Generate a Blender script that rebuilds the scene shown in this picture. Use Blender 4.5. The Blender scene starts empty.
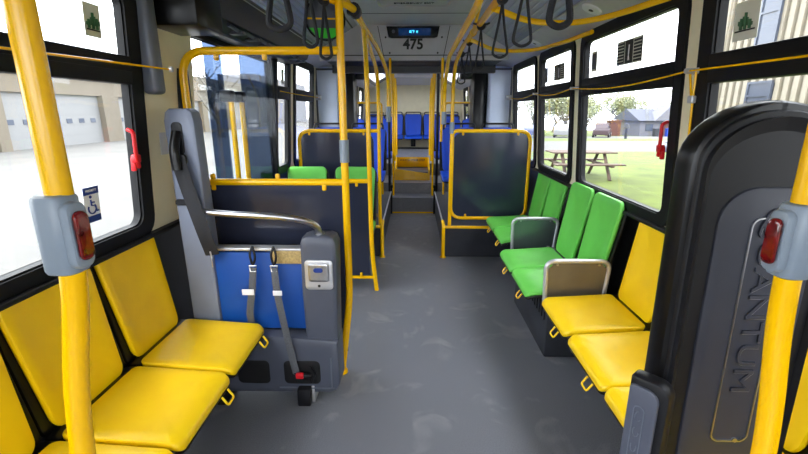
import bpy, bmesh, math, random
from mathutils import Vector, Matrix
random.seed(7)
PI = math.pi
SC = bpy.context.scene
COL = SC.collection

# ---------------------------------------------------------------- camera
cam_d = bpy.data.cameras.new('camera'); cam_d.sensor_width = 36; cam_d.lens = 430/808*36; cam_d.clip_start = .05; cam_d.clip_end = 400
cam = bpy.data.objects.new('camera', cam_d); COL.objects.link(cam)
cam.location = (0, 0, 1.5); cam.rotation_euler = (math.radians(75), 0, math.radians(1.2))
SC.camera = cam
# ---------------------------------------------------------------- world, exposure
SC.view_settings.view_transform = 'Standard'; SC.view_settings.look = 'None'
SC.view_settings.gamma = 1; SC.view_settings.use_curve_mapping = False
SC.view_settings.exposure = 2.12
world = bpy.data.worlds.new('world'); SC.world = world; world.use_nodes = True
nt = world.node_tree; nt.nodes.clear()
wo = nt.nodes.new('ShaderNodeOutputWorld'); bg = nt.nodes.new('ShaderNodeBackground')
tcw = nt.nodes.new('ShaderNodeTexCoord'); nzw = nt.nodes.new('ShaderNodeTexNoise'); nzw.inputs['Scale'].default_value = 2.0
nzw.inputs['Detail'].default_value = 4
crw = nt.nodes.new('ShaderNodeValToRGB')
crw.color_ramp.elements[0].position = .3; crw.color_ramp.elements[0].color = (.86, .9, 1, 1)
crw.color_ramp.elements[1].position = .7; crw.color_ramp.elements[1].color = (1, 1, 1, 1)
nt.links.new(tcw.outputs['Generated'], nzw.inputs['Vector']); nt.links.new(nzw.outputs['Fac'], crw.inputs['Fac'])
nt.links.new(crw.outputs['Color'], bg.inputs['Color']); bg.inputs['Strength'].default_value = 2.2
nt.links.new(bg.outputs['Background'], wo.inputs['Surface'])
sun_d = bpy.data.lights.new('sun', 'SUN'); sun_d.energy = .6; sun_d.angle = math.radians(12); sun_d.color = (1, .96, .9)
sun = bpy.data.objects.new('sun', sun_d); COL.objects.link(sun)
sun.rotation_euler = (math.radians(48), 0, math.radians(-18))

# ---------------------------------------------------------------- materials
def lin(c):
    return tuple((x/255/12.92 if x/255 <= .04045 else ((x/255+.055)/1.055)**2.4) for x in c)
def mat(name, c, rough=.5, metal=0, var=0, scale=8, bump=0, bscale=60, spec=.5, emit=0, coat=0, stretch=None):
    m = bpy.data.materials.new(name); m.use_nodes = True
    n = m.node_tree.nodes; l = m.node_tree.links; b = n['Principled BSDF']
    col = lin(c)
    b.inputs['Base Color'].default_value = (*col, 1); b.inputs['Roughness'].default_value = rough
    b.inputs['Metallic'].default_value = metal; b.inputs['Specular IOR Level'].default_value = spec
    b.inputs['Coat Weight'].default_value = coat
    tc = n.new('ShaderNodeTexCoord'); src = tc.outputs['Object']
    if stretch:
        mp = n.new('ShaderNodeMapping'); mp.inputs['Scale'].default_value = stretch; l.new(src, mp.inputs['Vector']); src = mp.outputs['Vector']
    nz = n.new('ShaderNodeTexNoise'); nz.inputs['Scale'].default_value = scale; nz.inputs['Detail'].default_value = 5
    l.new(src, nz.inputs['Vector'])
    cr = n.new('ShaderNodeValToRGB'); v = max(var, .02)
    cr.color_ramp.elements[0].position = .3; cr.color_ramp.elements[1].position = .7
    cr.color_ramp.elements[0].color = (*[max(0, x*(1-v)) for x in col], 1)
    cr.color_ramp.elements[1].color = (*[min(1, x*(1+v)) for x in col], 1)
    l.new(nz.outputs['Fac'], cr.inputs['Fac']); l.new(cr.outputs['Color'], b.inputs['Base Color'])
    if bump:
        n2 = n.new('ShaderNodeTexNoise'); n2.inputs['Scale'].default_value = bscale; l.new(src, n2.inputs['Vector'])
        bp = n.new('ShaderNodeBump'); bp.inputs['Strength'].default_value = bump; bp.inputs['Distance'].default_value = .002
        l.new(n2.outputs['Fac'], bp.inputs['Height']); l.new(bp.outputs['Normal'], b.inputs['Normal'])
    if emit:
        b.inputs['Emission Color'].default_value = (*col, 1); b.inputs['Emission Strength'].default_value = emit
    return m
def glass(name, tint, ior=1.45):
    m = bpy.data.materials.new(name); m.use_nodes = True
    n = m.node_tree.nodes; l = m.node_tree.links; n.clear()
    o = n.new('ShaderNodeOutputMaterial'); t = n.new('ShaderNodeBsdfTransparent'); g = n.new('ShaderNodeBsdfGlossy')
    f = n.new('ShaderNodeFresnel'); f.inputs['IOR'].default_value = ior; mx = n.new('ShaderNodeMixShader')
    t.inputs['Color'].default_value = (*tint, 1); g.inputs['Roughness'].default_value = .02
    ge = n.new('ShaderNodeNewGeometry'); mr = n.new('ShaderNodeMapRange'); mr.inputs['To Min'].default_value = ior; mr.inputs['To Max'].default_value = 1/ior
    l.new(ge.outputs['Backfacing'], mr.inputs['Value']); l.new(mr.outputs['Result'], f.inputs['IOR']); l.new(f.outputs['Fac'], mx.inputs['Fac']); l.new(t.outputs['BSDF'], mx.inputs[1]); l.new(g.outputs['BSDF'], mx.inputs[2])
    l.new(mx.outputs['Shader'], o.inputs['Surface'])
    return m
M = dict(
    yellow=mat('yellow_vinyl', (255, 208, 0), .4, var=.05, bump=.15, bscale=140),
    green=mat('green_vinyl', (108, 206, 82), .42, var=.05, bump=.15, bscale=140),
    blue=mat('blue_vinyl', (0, 70, 196), .5, var=.05, bump=.15, bscale=140),
    ypole=mat('yellow_powder_coat', (248, 190, 0), .22),
    black=mat('black_plastic', (20, 20, 24), .45, var=.1, spec=.3),
    rubber=mat('black_rubber', (14, 14, 17), .55, var=.1, spec=.25),
    blackgl=mat('gloss_black_plastic', (11, 11, 13), .3, var=.05, spec=.3),
    grey=mat('grey_plastic', (98, 104, 118), .42, var=.05, bump=.1),
    dgrey=mat('dark_grey_plastic', (76, 80, 94), .42, var=.06, bump=.15),
    headg=mat('slate_grey_plastic', (112, 120, 140), .45, var=.05),
    dev=mat('blue_grey_housing', (128, 140, 154), .35, var=.04),
    inset=mat('dark_inset_plastic', (48, 50, 60), .45, var=.05, spec=.35),
    panel=mat('charcoal_laminate', (44, 48, 64), .14, var=.1, scale=3, coat=.15),
    lowwall=mat('charcoal_wall_trim', (40, 42, 50), .6, var=.15, bump=.3, bscale=200),
    cream=mat('cream_plastic', (236, 227, 196), .5, var=.04),
    ceil=mat('lavender_grey_panel', (196, 194, 202), .45, var=.04, bump=.1, bscale=90),
    cove=mat('satin_grey_cove', (176, 180, 194), .22, var=.05),
    hdr=mat('dark_header', (24, 24, 30), .4, var=.2, scale=14),
    col=mat('pale_blue_grey_column', (200, 212, 236), .4, var=.03),
    steel=mat('brushed_steel', (190, 190, 194), .28, 1, var=.08, scale=60),
    alu=mat('pale_aluminium', (205, 205, 210), .4, .7, var=.05),
    red=mat('red_plastic', (205, 22, 34), .35, var=.06),
    lens=mat('red_lens', (104, 8, 14), .15, var=.6, scale=60, coat=.6),
    web=mat('grey_webbing', (84, 86, 92), .8, var=.2, scale=200, bump=.5, bscale=400),
    bweb=mat('black_webbing', (20, 21, 28), .75, var=.2, scale=200, bump=.4, bscale=400),
    white=mat('white_label', (235, 235, 238), .5),
    dkblue=mat('dark_blue_ink', (20, 50, 130), .4),
    tan=mat('tan_particle_strip', (176, 150, 96), .6, var=.3, scale=90),
    pblue=mat('blue_padding', (0, 70, 156), .55, var=.04, bump=.2),
    ink=mat('black_ink', (18, 18, 20), .5),
    amber=mat('dark_red_lettering', (120, 40, 10), .5),
    sticker=mat('sage_sticker', (216, 216, 200), .5, var=.03),
    cactus=mat('cactus_green_ink', (38, 92, 50), .5),
    led=mat('blue_led', (60, 190, 235), .4, emit=.9),
    ledbg=mat('navy_display', (6, 30, 66), .2, emit=.25),
    lgreen=mat('painted_green_reflection', (60, 200, 60), .3),  # green reflection painted on the round mirror
    light=mat('frosted_light_cover', (225, 226, 232), .4),
    asphalt=mat('pale_concrete', (88, 86, 83), .9, var=.12, scale=.6, bump=.3, bscale=9),
    facade=mat('beige_facade', (98, 90, 78), .85, var=.06, scale=2),
    gdoor=mat('white_sectional_door', (112, 112, 112), .6, var=.04),
    dwin=mat('dark_pane', (60, 66, 80), .15),
    grass=mat('spring_grass', (78, 90, 24), .95, var=.35, scale=1.6, bump=.8, bscale=30),
    dirt=mat('pale_dirt', (93, 88, 78), .95, var=.2, scale=3),
    road=mat('grey_road', (85, 84, 82), .9, var=.05),  # road grey with slight random variation
    bark=mat('grey_bark', (104, 98, 90), .9, var=.25, scale=12),
    leaf=mat('pale_spring_leaves', (128, 132, 98), .8, var=.3, scale=2),
    wood=mat('weathered_wood', (88, 71, 61), .8, var=.2, scale=9),
    ribbed=mat('cream_ribbed_cladding', (128, 121, 108), .7, var=.06, scale=3),
    cwhite=mat('white_car_paint', (113, 113, 117), .25, coat=.5),
    cdark=mat('maroon_car_paint', (49, 28, 39), .3, coat=.5),
    cblue=mat('grey_blue_car_paint', (71, 76, 100), .3, coat=.5),
    siding=mat('pale_siding', (91, 90, 95), .7, var=.05),
    roof=mat('grey_shingle', (71, 73, 81), .85, var=.1),
    brick=mat('red_brown_brick', (78, 47, 40), .85, var=.2),
    fill_glow=mat('fill_light_glow', (235, 238, 245), .5, emit=.6),  # glow of the fill panels added over the rear seats
    mirror=mat('mirror_surface', (210, 215, 222), .04, 1),
)
# floor: blue-grey speckled vinyl with scuffs
def floor_mat():
    m = mat('speckled_vinyl_floor', (78, 80, 88), .42, var=.1, scale=3)
    n = m.node_tree.nodes; l = m.node_tree.links; b = n['Principled BSDF']
    tc = n.new('ShaderNodeTexCoord')
    sp = n.new('ShaderNodeTexNoise'); sp.inputs['Scale'].default_value = 260; sp.inputs['Detail'].default_value = 2
    sc = n.new('ShaderNodeTexNoise'); sc.inputs['Scale'].default_value = 4.5; sc.inputs['Detail'].default_value = 9; sc.inputs['Distortion'].default_value = .9
    l.new(tc.outputs['Object'], sp.inputs['Vector']); l.new(tc.outputs['Object'], sc.inputs['Vector'])
    r1 = n.new('ShaderNodeValToRGB'); r1.color_ramp.elements[0].position = .35; r1.color_ramp.elements[1].position = .7
    r1.color_ramp.elements[0].color = (*lin((92, 93, 102)), 1); r1.color_ramp.elements[1].color = (*lin((134, 135, 142)), 1)
    r2 = n.new('ShaderNodeValToRGB'); r2.color_ramp.elements[0].position = .56; r2.color_ramp.elements[1].position = .72
    r2.color_ramp.elements[0].color = (0, 0, 0, 1); r2.color_ramp.elements[1].color = (1, 1, 1, 1)
    l.new(sp.outputs['Fac'], r1.inputs['Fac']); l.new(sc.outputs['Fac'], r2.inputs['Fac'])
    mx = n.new('ShaderNodeMixRGB'); mx.inputs['Color2'].default_value = (*lin((165, 165, 165)), 1)
    mu = n.new('ShaderNodeMath'); mu.operation = 'MULTIPLY'; mu.inputs[1].default_value = .4
    l.new(r2.outputs['Color'], mu.inputs[0]); l.new(mu.outputs[0], mx.inputs['Fac']); l.new(r1.outputs['Color'], mx.inputs['Color1'])
    l.new(mx.outputs['Color'], b.inputs['Base Color'])
    ma = n.new('ShaderNodeMapRange'); ma.inputs['To Min'].default_value = .3; ma.inputs['To Max'].default_value = .5
    l.new(sc.outputs['Fac'], ma.inputs['Value']); l.new(ma.outputs['Result'], b.inputs['Roughness'])
    return m
M['floor'] = floor_mat()
M['glass'] = glass('clear_window_glass', (.94, .96, .96), 1.25)
M['tinted'] = glass('post_reflection_glass', (.20, .25, .33), 1.12)  # dim glass imitating reflections over dark door posts
M['acrylic'] = glass('clear_acrylic', (.93, .95, .96), 1.22)

# ---------------------------------------------------------------- mesh helpers
MW = {}
def BM(): return bmesh.new()
def V(*a): return Vector(a)
def box(bm, x0, x1, y0, y1, z0, z1, bev=0, mtx=None, seg=2):
    g = bmesh.ops.create_cube(bm, size=1)
    vs = g['verts']
    for v in vs: v.co = Vector(((x0+x1)/2+v.co.x*(x1-x0), (y0+y1)/2+v.co.y*(y1-y0), (z0+z1)/2+v.co.z*(z1-z0)))
    if bev:
        es = list({e for v in vs for e in v.link_edges})
        r = bmesh.ops.bevel(bm, geom=es, offset=min(bev, abs(x1-x0)*.45, abs(y1-y0)*.45, abs(z1-z0)*.45), segments=seg, affect='EDGES', profile=.5)
        vs = list({v for f in r['faces'] for v in f.verts} | {v for v in vs if v.is_valid})
    if mtx:
        for v in vs: v.co = mtx @ v.co
    return bm
def fillet(pts, rad, n=6):
    pts = [Vector(p) for p in pts]; out = [pts[0]]
    for i in range(1, len(pts)-1):
        a, b, c = pts[i-1], pts[i], pts[i+1]
        r = min(rad, (a-b).length*.49, (c-b).length*.49)
        p, q = b+(a-b).normalized()*r, b+(c-b).normalized()*r
        for k in range(n+1):
            t = k/n; out.append(p*(1-t)**2 + b*2*t*(1-t) + q*t*t)
    out.append(pts[-1]); return out
def spline(pts, n=8):
    P = [Vector(p) for p in pts]; P = [P[0]*2-P[1]]+P+[P[-1]*2-P[-2]]; out = []
    for i in range(1, len(P)-2):
        for k in range(n):
            t = k/n; a, b, c, d = P[i-1:i+3]
            out.append(.5*((2*b)+(c-a)*t+(2*a-5*b+4*c-d)*t*t+(-a+3*b-3*c+d)*t**3))
    out.append(P[-2]); return out
def tube(bm, pts, r, n=12, closed=False, flat=None):
    """round (or flattened: flat=(rw, rt, up)) sweep along points"""
    P = [Vector(p) for p in pts]; N = len(P); rings = []
    ref = None
    for i in range(N):
        if closed: t = (P[(i+1) % N]-P[i-1])
        else: t = P[min(i+1, N-1)]-P[max(i-1, 0)]
        t.normalize()
        if flat: up = Vector(flat[2])
        else: up = ref if ref is not None else (V(0, 0, 1) if abs(t.z) < .9 else V(1, 0, 0))
        s = (up - t*up.dot(t))
        if s.length < 1e-5: s = t.orthogonal()
        s.normalize(); ref = s; b = t.cross(s)
        ra, rb = (flat[0], flat[1]) if flat else (r, r)
        rings.append([bm.verts.new(P[i]+s*math.cos(2*PI*k/n)*ra+b*math.sin(2*PI*k/n)*rb) for k in range(n)])
    for i in range(N if closed else N-1):
        a, b = rings[i], rings[(i+1) % N]
        for k in range(n): bm.faces.new((a[k], a[(k+1) % n], b[(k+1) % n], b[k]))
    if not closed:
        bm.faces.new(rings[0][::-1]); bm.faces.new(rings[-1])
    return bm
def rr(w, h, r, n=5, cx=0, cy=0):
    """rounded rectangle outline; r is one radius or four (br, tr, tl, bl)"""
    rs = r if isinstance(r, (tuple, list)) else (r,)*4; out = []
    for (sx, sy, a0), q in zip(((1, -1, -90), (1, 1, 0), (-1, 1, 90), (-1, -1, 180)), rs):
        for k in range(n+1):
            a = math.radians(a0+90*k/n)
            out.append((cx+sx*(w/2-q)+q*math.cos(a), cy+sy*(h/2-q)+q*math.sin(a)))
    return out
def pad(bm, outline, th, bev, place, deform=None, hole=None):
    """solid rounded slab: outline in (u,v), thickness th along n, edges rounded by bev; place(u,v,w)->point"""
    n = len(outline); cx = sum(p[0] for p in outline)/n; cy = sum(p[1] for p in outline)/n
    hw = max(abs(p[0]-cx) for p in outline); hh = max(abs(p[1]-cy) for p in outline)
    def ring(inset, w, s=None):
        vs = []
        for (u, v) in outline:
            fu = (1-inset/hw) if s is None else s; fv = (1-inset/hh) if s is None else s
            uu, vv = cx+(u-cx)*fu, cy+(v-cy)*fv
            ww = w + (deform(uu, vv) if deform else 0)
            vs.append(bm.verts.new(place(uu, vv, ww)))
        return vs
    R = []
    for s in (.25, .5, .75): R.append(ring(0, th, s))
    for inset, w in ((bev, th), (bev*.3, th-bev*.3), (0, th-bev), (0, bev), (bev*.3, bev*.3), (bev, 0)): R.append(ring(inset, w))
    for s in (.75, .5, .25): R.append(ring(0, 0, s))
    for a, b in zip(R, R[1:]):
        for k in range(n): bm.faces.new((a[k], b[k], b[(k+1) % n], a[(k+1) % n]))
    bm.faces.new(R[0]); bm.faces.new(R[-1][::-1])
    return bm
def slab(bm, outline, place, w0, w1):
    a = [bm.verts.new(place(u, v, w0)) for u, v in outline]; b = [bm.verts.new(place(u, v, w1)) for u, v in outline]
    n = len(a); bm.faces.new(a[::-1]); bm.faces.new(b)
    for k in range(n): bm.faces.new((a[k], a[(k+1) % n], b[(k+1) % n], b[k]))
    return bm
def framebar(bm, outer, inner, place, w0, w1):
    """ring between two outlines of equal length"""
    L = [[bm.verts.new(place(u, v, w)) for u, v in o] for o, w in ((outer, w0), (inner, w0), (inner, w1), (outer, w1))]
    n = len(outer)
    for q in range(4):
        a, b = L[q], L[(q+1) % 4]
        for k in range(n): bm.faces.new((a[k], a[(k+1) % n], b[(k+1) % n], b[k]))
    return bm
def cyl(bm, p0, p1, r, n=20, r2=None):
    p0, p1 = Vector(p0), Vector(p1); t = (p1-p0).normalized(); s = t.orthogonal().normalized(); b = t.cross(s); r2 = r if r2 is None else r2
    A = [[bm.verts.new(p+s*math.cos(2*PI*k/n)*q+b*math.sin(2*PI*k/n)*q) for k in range(n)] for p, q in ((p0, r), (p1, r2))]
    bm.faces.new(A[0][::-1]); bm.faces.new(A[1])
    for k in range(n): bm.faces.new((A[0][k], A[0][(k+1) % n], A[1][(k+1) % n], A[1][k]))
    return bm
PX = lambda x: (lambda u, v, w: V(x+w, u, v))      # panel facing +x : u along y
PXn = lambda x: (lambda u, v, w: V(x-w, u, v))     # facing -x
PY = lambda y: (lambda u, v, w: V(u, y-w, v))      # facing -y (camera)
PZ = lambda z: (lambda u, v, w: V(u, v, z+w))
def obj(name, bm, m, parent=None, smooth=True, label=None):
    me = bpy.data.meshes.new(name)
    if parent is not None: bmesh.ops.transform(bm, matrix=MW[parent].inverted(), verts=bm.verts)
    bmesh.ops.recalc_face_normals(bm, faces=bm.faces)
    bm.to_mesh(me); bm.free()
    o = bpy.data.objects.new(name, me); COL.objects.link(o); me.materials.append(M[m] if isinstance(m, str) else m)
    if smooth:
        me.polygons.foreach_set('use_smooth', [True]*len(me.polygons)); me.set_sharp_from_angle(angle=math.radians(38))
    if parent is not None: o.parent = parent; MW[o] = MW[parent]
    else: MW[o] = Matrix.Identity(4)
    if label: o['label'] = label
    return o
def tag(o, label, cat, group=None):
    o['label'] = label; o['category'] = cat
    if group: o['group'] = group
    return o
def thing(name, label, cat, loc=(0, 0, 0), rz=0, group=None):
    o = bpy.data.objects.new(name, None); COL.objects.link(o); o.location = loc; o.rotation_euler = (0, 0, rz); o.empty_display_size = .1
    MW[o] = Matrix.Translation(loc) @ Matrix.Rotation(rz, 4, 'Z')
    return tag(o, label, cat, group)
def struct(name, bm, m, parent=None, smooth=False):
    o = obj(name, bm, m, parent, smooth)
    if parent is None: o['kind'] = 'structure'
    return o
def sroot(name, loc):
    o = bpy.data.objects.new(name, None); COL.objects.link(o); o.location = loc; o.empty_display_size = .1
    MW[o] = Matrix.Translation(loc); o['kind'] = 'structure'; return o
def kids(o): return KIDS.get(o, [])
def dup(root, loc, rz=0, label=None, group=None, scale=None):
    r = root.copy(); COL.objects.link(r); r.location = loc; r.rotation_euler = (0, 0, rz)
    if label: r['label'] = label
    if group: r['group'] = group
    if scale: r.scale = scale
    for ch in [c for c in bpy.data.objects if c.parent == root]:
        c = ch.copy(); COL.objects.link(c); c.parent = r
        for g in [q for q in bpy.data.objects if q.parent == ch]:
            d = g.copy(); COL.objects.link(d); d.parent = c
    return r
def place_root(root, loc, rz=0):
    root.location = loc; root.rotation_euler = (0, 0, rz)
def text(body, size, name, m, parent, mtx, ext=.0015, align='CENTER', width=1.0, bold=0):
    cu = bpy.data.curves.new(name, 'FONT'); cu.body = body; cu.size = size; cu.extrude = ext; cu.align_x = align; cu.align_y = 'CENTER'; cu.offset = bold
    to = bpy.data.objects.new('tmp', cu); COL.objects.link(to)
    dg = bpy.context.evaluated_depsgraph_get(); me = bpy.data.meshes.new_from_object(to.evaluated_get(dg))
    bpy.data.objects.remove(to)
    bm = BM(); bm.from_mesh(me); bpy.data.meshes.remove(me)
    for v in bm.verts: v.co.x *= width
    bmesh.ops.transform(bm, matrix=mtx, verts=bm.verts)
    return obj(name, bm, m, parent, False)
def mframe(o, x, y, z=None):
    x = Vector(x).normalized(); y = Vector(y).normalized(); z = x.cross(y) if z is None else Vector(z)
    return Matrix(((x.x, y.x, z.x, o[0]), (x.y, y.y, z.y, o[1]), (x.z, y.z, z.z, o[2]), (0, 0, 0, 1)))

# ================================================================ SETTING
WX = 1.2
YF, YR = -2.2, 11.15      # front and rear ends of the bus
bm = BM(); box(bm, -1.36, 1.36, YF, 6.43, -.1, 0); struct('floor', bm, 'floor')
# raised rear platforms beside the aisle and steps
for s, nm in ((-1, 'trim_1'), (1, 'trim_2')):
    bm = BM(); x0, x1 = sorted((s*.335, s*1.33)); box(bm, x0, x1, 4.38, 6.43, 0, .335, .004); struct(nm, bm, 'lowwall')
bm = BM()
box(bm, -1.33, 1.33, 6.43, 6.78, -.1, .24, .004); box(bm, -1.33, 1.33, 6.78, 7.62, -.1, .41, .004); box(bm, -1.33, 1.33, 7.62, YR, -.1, .62, .004)
struct('floor', bm, 'floor')
bm = BM(); box(bm, -.33, .33, 6.405, 6.43, .002, .022, .003); struct('trim_3', bm, 'ypole')
# walls, each window an opening
WINS_R = [(-1.75, -.55), (.35, 1.84), (2.07, 3.17), (3.40, 4.19), (4.39, 5.27), (6.1, 6.9), (7.3, 8.1), (8.5, 9.3), (9.7, 10.4)]
WINS_L = [(.35, 1.87), (3.87, 4.22), (4.47, 5.22), (6.1, 6.9), (7.3, 8.1), (8.5, 9.3), (9.7, 10.4)]
ZB, ZM0, ZM1, ZT = 1.0, 1.61, 1.72, 1.965
FRONT_DOOR = (-1.75, -.55)
REAR_DOOR = (2.42, 3.85)
def side_wall(s, wins, doors, name):
    root = sroot(name, (s*1.25, 0, 0))
    x0, x1 = sorted((s*1.215, s*1.235)); q0, q1 = sorted((s*1.33, s*1.36))
    spans = sorted([(a, b, ZB-.03, ZT+.03) for a, b in wins]+[(a, b, 0, 1.95) for a, b in doors])
    bm = BM(); bl = BM(); y = YF
    for a, b, z0, z1 in spans+[(YR, YR, 0, 0)]:
        if a > y+.001:
            box(bm, x0, x1, y, a, .95, 2.02)
            box(bl, q0, q1, y, a, -.1, .97)
        if b > a:
            box(bm, x0, x1, a, b, z1, 2.02)
            if z0 > 0:
                box(bl, q0, q1, a, b, -.1, .97); box(bm, x0, x1, a, b, .95, z0)
        y = b
    box(bl, *sorted((s*1.2155, s*1.36)), YF, REAR_DOOR[0] if s < 0 else YR, .955, .97)
    if s < 0: box(bl, -1.36, -1.2155, REAR_DOOR[1], YR, .955, .97)
    obj('upper_panel', bm, 'cream', root, False); obj('lower_panel', bl, 'lowwall', root, False)
side_wall(-1, WINS_L, [REAR_DOOR, FRONT_DOOR], 'wall_left')
side_wall(1, WINS_R, [], 'wall_right')
wn = 0
def window(s, a, b, zb=ZB, split=True):
    global wn; wn += 1
    root = sroot('window_%d' % wn, (s*1.2, (a+b)/2, zb))
    P = PX(-1.215) if s < 0 else PXn(1.215)
    cy, cz, w, h = (a+b)/2, (zb+ZT)/2, b-a, ZT-zb
    r = .05
    bm = BM(); big = b-a > .5
    e = .06 if big else .04; ow = .15 if (a < 1 < b) else .11
    framebar(bm, rr(w+ow, h+.11, r+.04, cx=cy, cy=cz), rr(w+.02-e*.6, h+.02-e*.6, r, cx=cy, cy=cz), P, -.03, .016)
    obj('window_frame', bm, 'rubber', root)
    bm = BM(); framebar(bm, rr(w+.03, h+.03, r+.02, cx=cy, cy=cz), rr(w-.03, h-.03, r, cx=cy, cy=cz), P, -.025, .006)
    obj('inner_gasket', bm, 'rubber', root)
    bm = BM(); box(bm, *sorted((s*1.195, s*1.24)), a, b, ZM0, ZM1, .006)
    box(bm, *sorted((s*1.192, s*1.20)), a, b, ZM0+.05, ZM0+.062)
    obj('transom_bar', bm, 'rubber', root)
    bm = BM(); box(bm, *sorted((s*1.222, s*1.228)), a-.005, b+.005, zb-.01, ZM0); obj('pane', bm, 'glass', root, False)
    bm = BM(); box(bm, *sorted((s*1.222, s*1.228)), a-.005, b+.005, ZM1, ZT+.01); obj('pane', bm, 'glass', root, False)
    return root
WR = [window(1, a, b) for a, b in WINS_R]
WL = [window(-1, a, b) for a, b in WINS_L]

# front and rear walls
bm = BM(); box(bm, -1.3, 1.3, YF-.06, YF, -.1, .85); box(bm, -1.3, 1.3, YF-.06, YF, 2.15, 2.4)
box(bm, -1.3, -1.12, YF-.06, YF, .85, 2.15); box(bm, 1.12, 1.3, YF-.06, YF, .85, 2.15); struct('wall_front', bm, 'lowwall')
root = sroot('window_%d' % (wn+1), (0, YF, .85)); wn += 1
bm = BM(); box(bm, -1.12, 1.12, YF-.03, YF-.02, .85, 2.15); obj('pane', bm, 'glass', root, False)
bm = BM(); framebar(bm, rr(2.28, 1.34, .1, cy=1.5), rr(2.16, 1.22, .08, cy=1.5), PY(YF), -.02, .02); obj('window_frame', bm, 'rubber', root)
bm = BM(); box(bm, -1.3, 1.3, YR, YR+.08, -.1, 2.4); struct('wall_rear', bm, 'cream')

# ceiling: flat centre, sloped upper cove, lower cove
def strip(bm, pts, y0, y1, th=.03):
    """profile polyline (x,z) extruded in y, thickened upward"""
    lo = [[bm.verts.new((x, y, z)) for x, z in pts] for y in (y0, y1)]
    hi = [[bm.verts.new((x, y, z+th)) for x, z in pts] for y in (y0, y1)]
    n = len(pts)
    for i in range(n-1):
        bm.faces.new((lo[0][i], lo[0][i+1], lo[1][i+1], lo[1][i])); bm.faces.new((hi[0][i], hi[1][i], hi[1][i+1], hi[0][i+1]))
        for q in (0, 1): bm.faces.new((lo[q][i], lo[q][i+1], hi[q][i+1], hi[q][i]))
    for i in (0, n-1): bm.faces.new((lo[0][i], lo[1][i], hi[1][i], hi[0][i]))
root = sroot('ceiling', (0, 4, 2.33))
bm = BM(); strip(bm, [(-.56, 2.33), (.56, 2.33)], YF, YR); obj('centre_panel', bm, 'ceil', root, False)
bm = BM()
for y in (-.6, 1.2, 2.6, 4.1): box(bm, -.56, .56, y, y+.006, 2.3275, 2.331)
for x in (-.5, .494): box(bm, x, x+.006, YF, 4.6, 2.3275, 2.331)
obj('panel_seam', bm, 'rubber', root, False)
for s in (-1, 1):
    bm = BM(); strip(bm, [(s*.56, 2.33), (s*.95, 2.105)], YF, YR); obj('upper_cove', bm, 'cove', root, False)
    bm = BM(); strip(bm, [(s*.95, 2.105), (s*1.1, 2.035), (s*1.22, 1.985)], YF, YR); obj('lower_cove', bm, 'ceil', root, True)
    bm = BM(); box(bm, -.007, .007, YF, 4.6, -.004, .004, mtx=Matrix.Translation((s*.945, 0, 2.098))); obj('cove_strip', bm, 'alu', root, False)
    bm = BM(); box(bm, *sorted((s*.6, s*.612)), YF, 4.6, 2.296, 2.304); obj('cove_strip', bm, 'rubber', root, False)
    bm = BM()
    for k in range(9):
        x = .64+.033*k; z = 2.33-(x-.56)*.577-.004
        box(bm, *sorted((s*x, s*(x+.012))), YF, 4.6, z-.004, z+.004)
    obj('cove_rib', bm, 'cove', root, False)
bm = BM(); box(bm, -1.25, 1.25, YF, YR, 2.37, 2.42); obj('roof_skin', bm, 'alu', root, False)

# bulkhead header across the ceiling where the floor rises
root = sroot('trim_4', (0, 4.6, 2.1))
bm = BM(); slab(bm, [(-.95, 2.0), (-.3, 2.0), (.3, 2.0), (.95, 2.0), (.95, 2.11), (.56, 2.33), (-.56, 2.33), (-.95, 2.11)], PY(4.62), 0, -.1); obj('header_panel', bm, 'ceil', root, False)
bm = BM(); box(bm, -.9, .9, 4.63, 5.3, 2.0, 2.03); box(bm, -.93, .93, 5.2, 5.3, 1.93, 2.02); obj('header_underside', bm, 'hdr', root, False)
bm = BM()
slab(bm, [(-.36, 2.32), (-.3, 2.02), (-.294, 2.02), (-.354, 2.32)], PY(4.62), 0, .003)
slab(bm, [(.36, 2.32), (.3, 2.02), (.294, 2.02), (.354, 2.32)], PY(4.62), 0, .003)
box(bm, -.9, .9, 4.612, 4.62, 2.045, 2.052); obj('seam', bm, 'rubber', root, False)
bm = BM()
for x, z in ((-.28, 2.215), (.28, 2.215), (-.24, 2.07), (.24, 2.07)): cyl(bm, (x, 4.62, z), (x, 4.61, z), .009, 12)
obj('screw', bm, 'ink', root)
# rear header vent
bm = BM(); box(bm, -.42, .42, 8.4, 10.9, 2.12, 2.32, .02); struct('trim_5', bm, 'ceil')
bm = BM(); box(bm, -.3, .3, 8.392, 8.4, 2.15, 2.29); box(bm, -.3, .3, 8.39, 8.41, 2.108, 2.122); struct('trim_6', bm, 'cove')

# pale duct columns and dark frames beside them
n = 7
for s in (-1, 1):
    bm = BM(); box(bm, *sorted((s*.93, s*1.2)), 5.48, 5.95, .335, 2.03, .03); struct('trim_%d' % n, bm, 'col', smooth=True); n += 1
    bm = BM(); box(bm, *sorted((s*.74, s*.925)), 5.62, 5.95, .335, 2.04, .05); box(bm, *sorted((s*.6, s*.74)), 5.75, 5.95, 1.9, 2.04, .01); struct('trim_%d' % n, bm, 'blackgl', smooth=True); n += 1
    bm = BM(); tube(bm, [(s*1.17, 5.42, .34), (s*1.17, 5.42, 2.0)], .011); tube(bm, [(s*1.17, 5.42, 1.99), (s*.93, 5.42, 1.99)], .011); struct('trim_%d' % n, bm, 'dgrey', smooth=True); n += 1
# lower wall ledges under the windows
for s in (-1, 1):
    bm = BM(); box(bm, *sorted((s*1.2, s*1.325)), .3, (2.3 if s < 0 else 5.4), .935, .955, .005); struct('trim_%d' % n, bm, 'black'); n += 1
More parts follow.
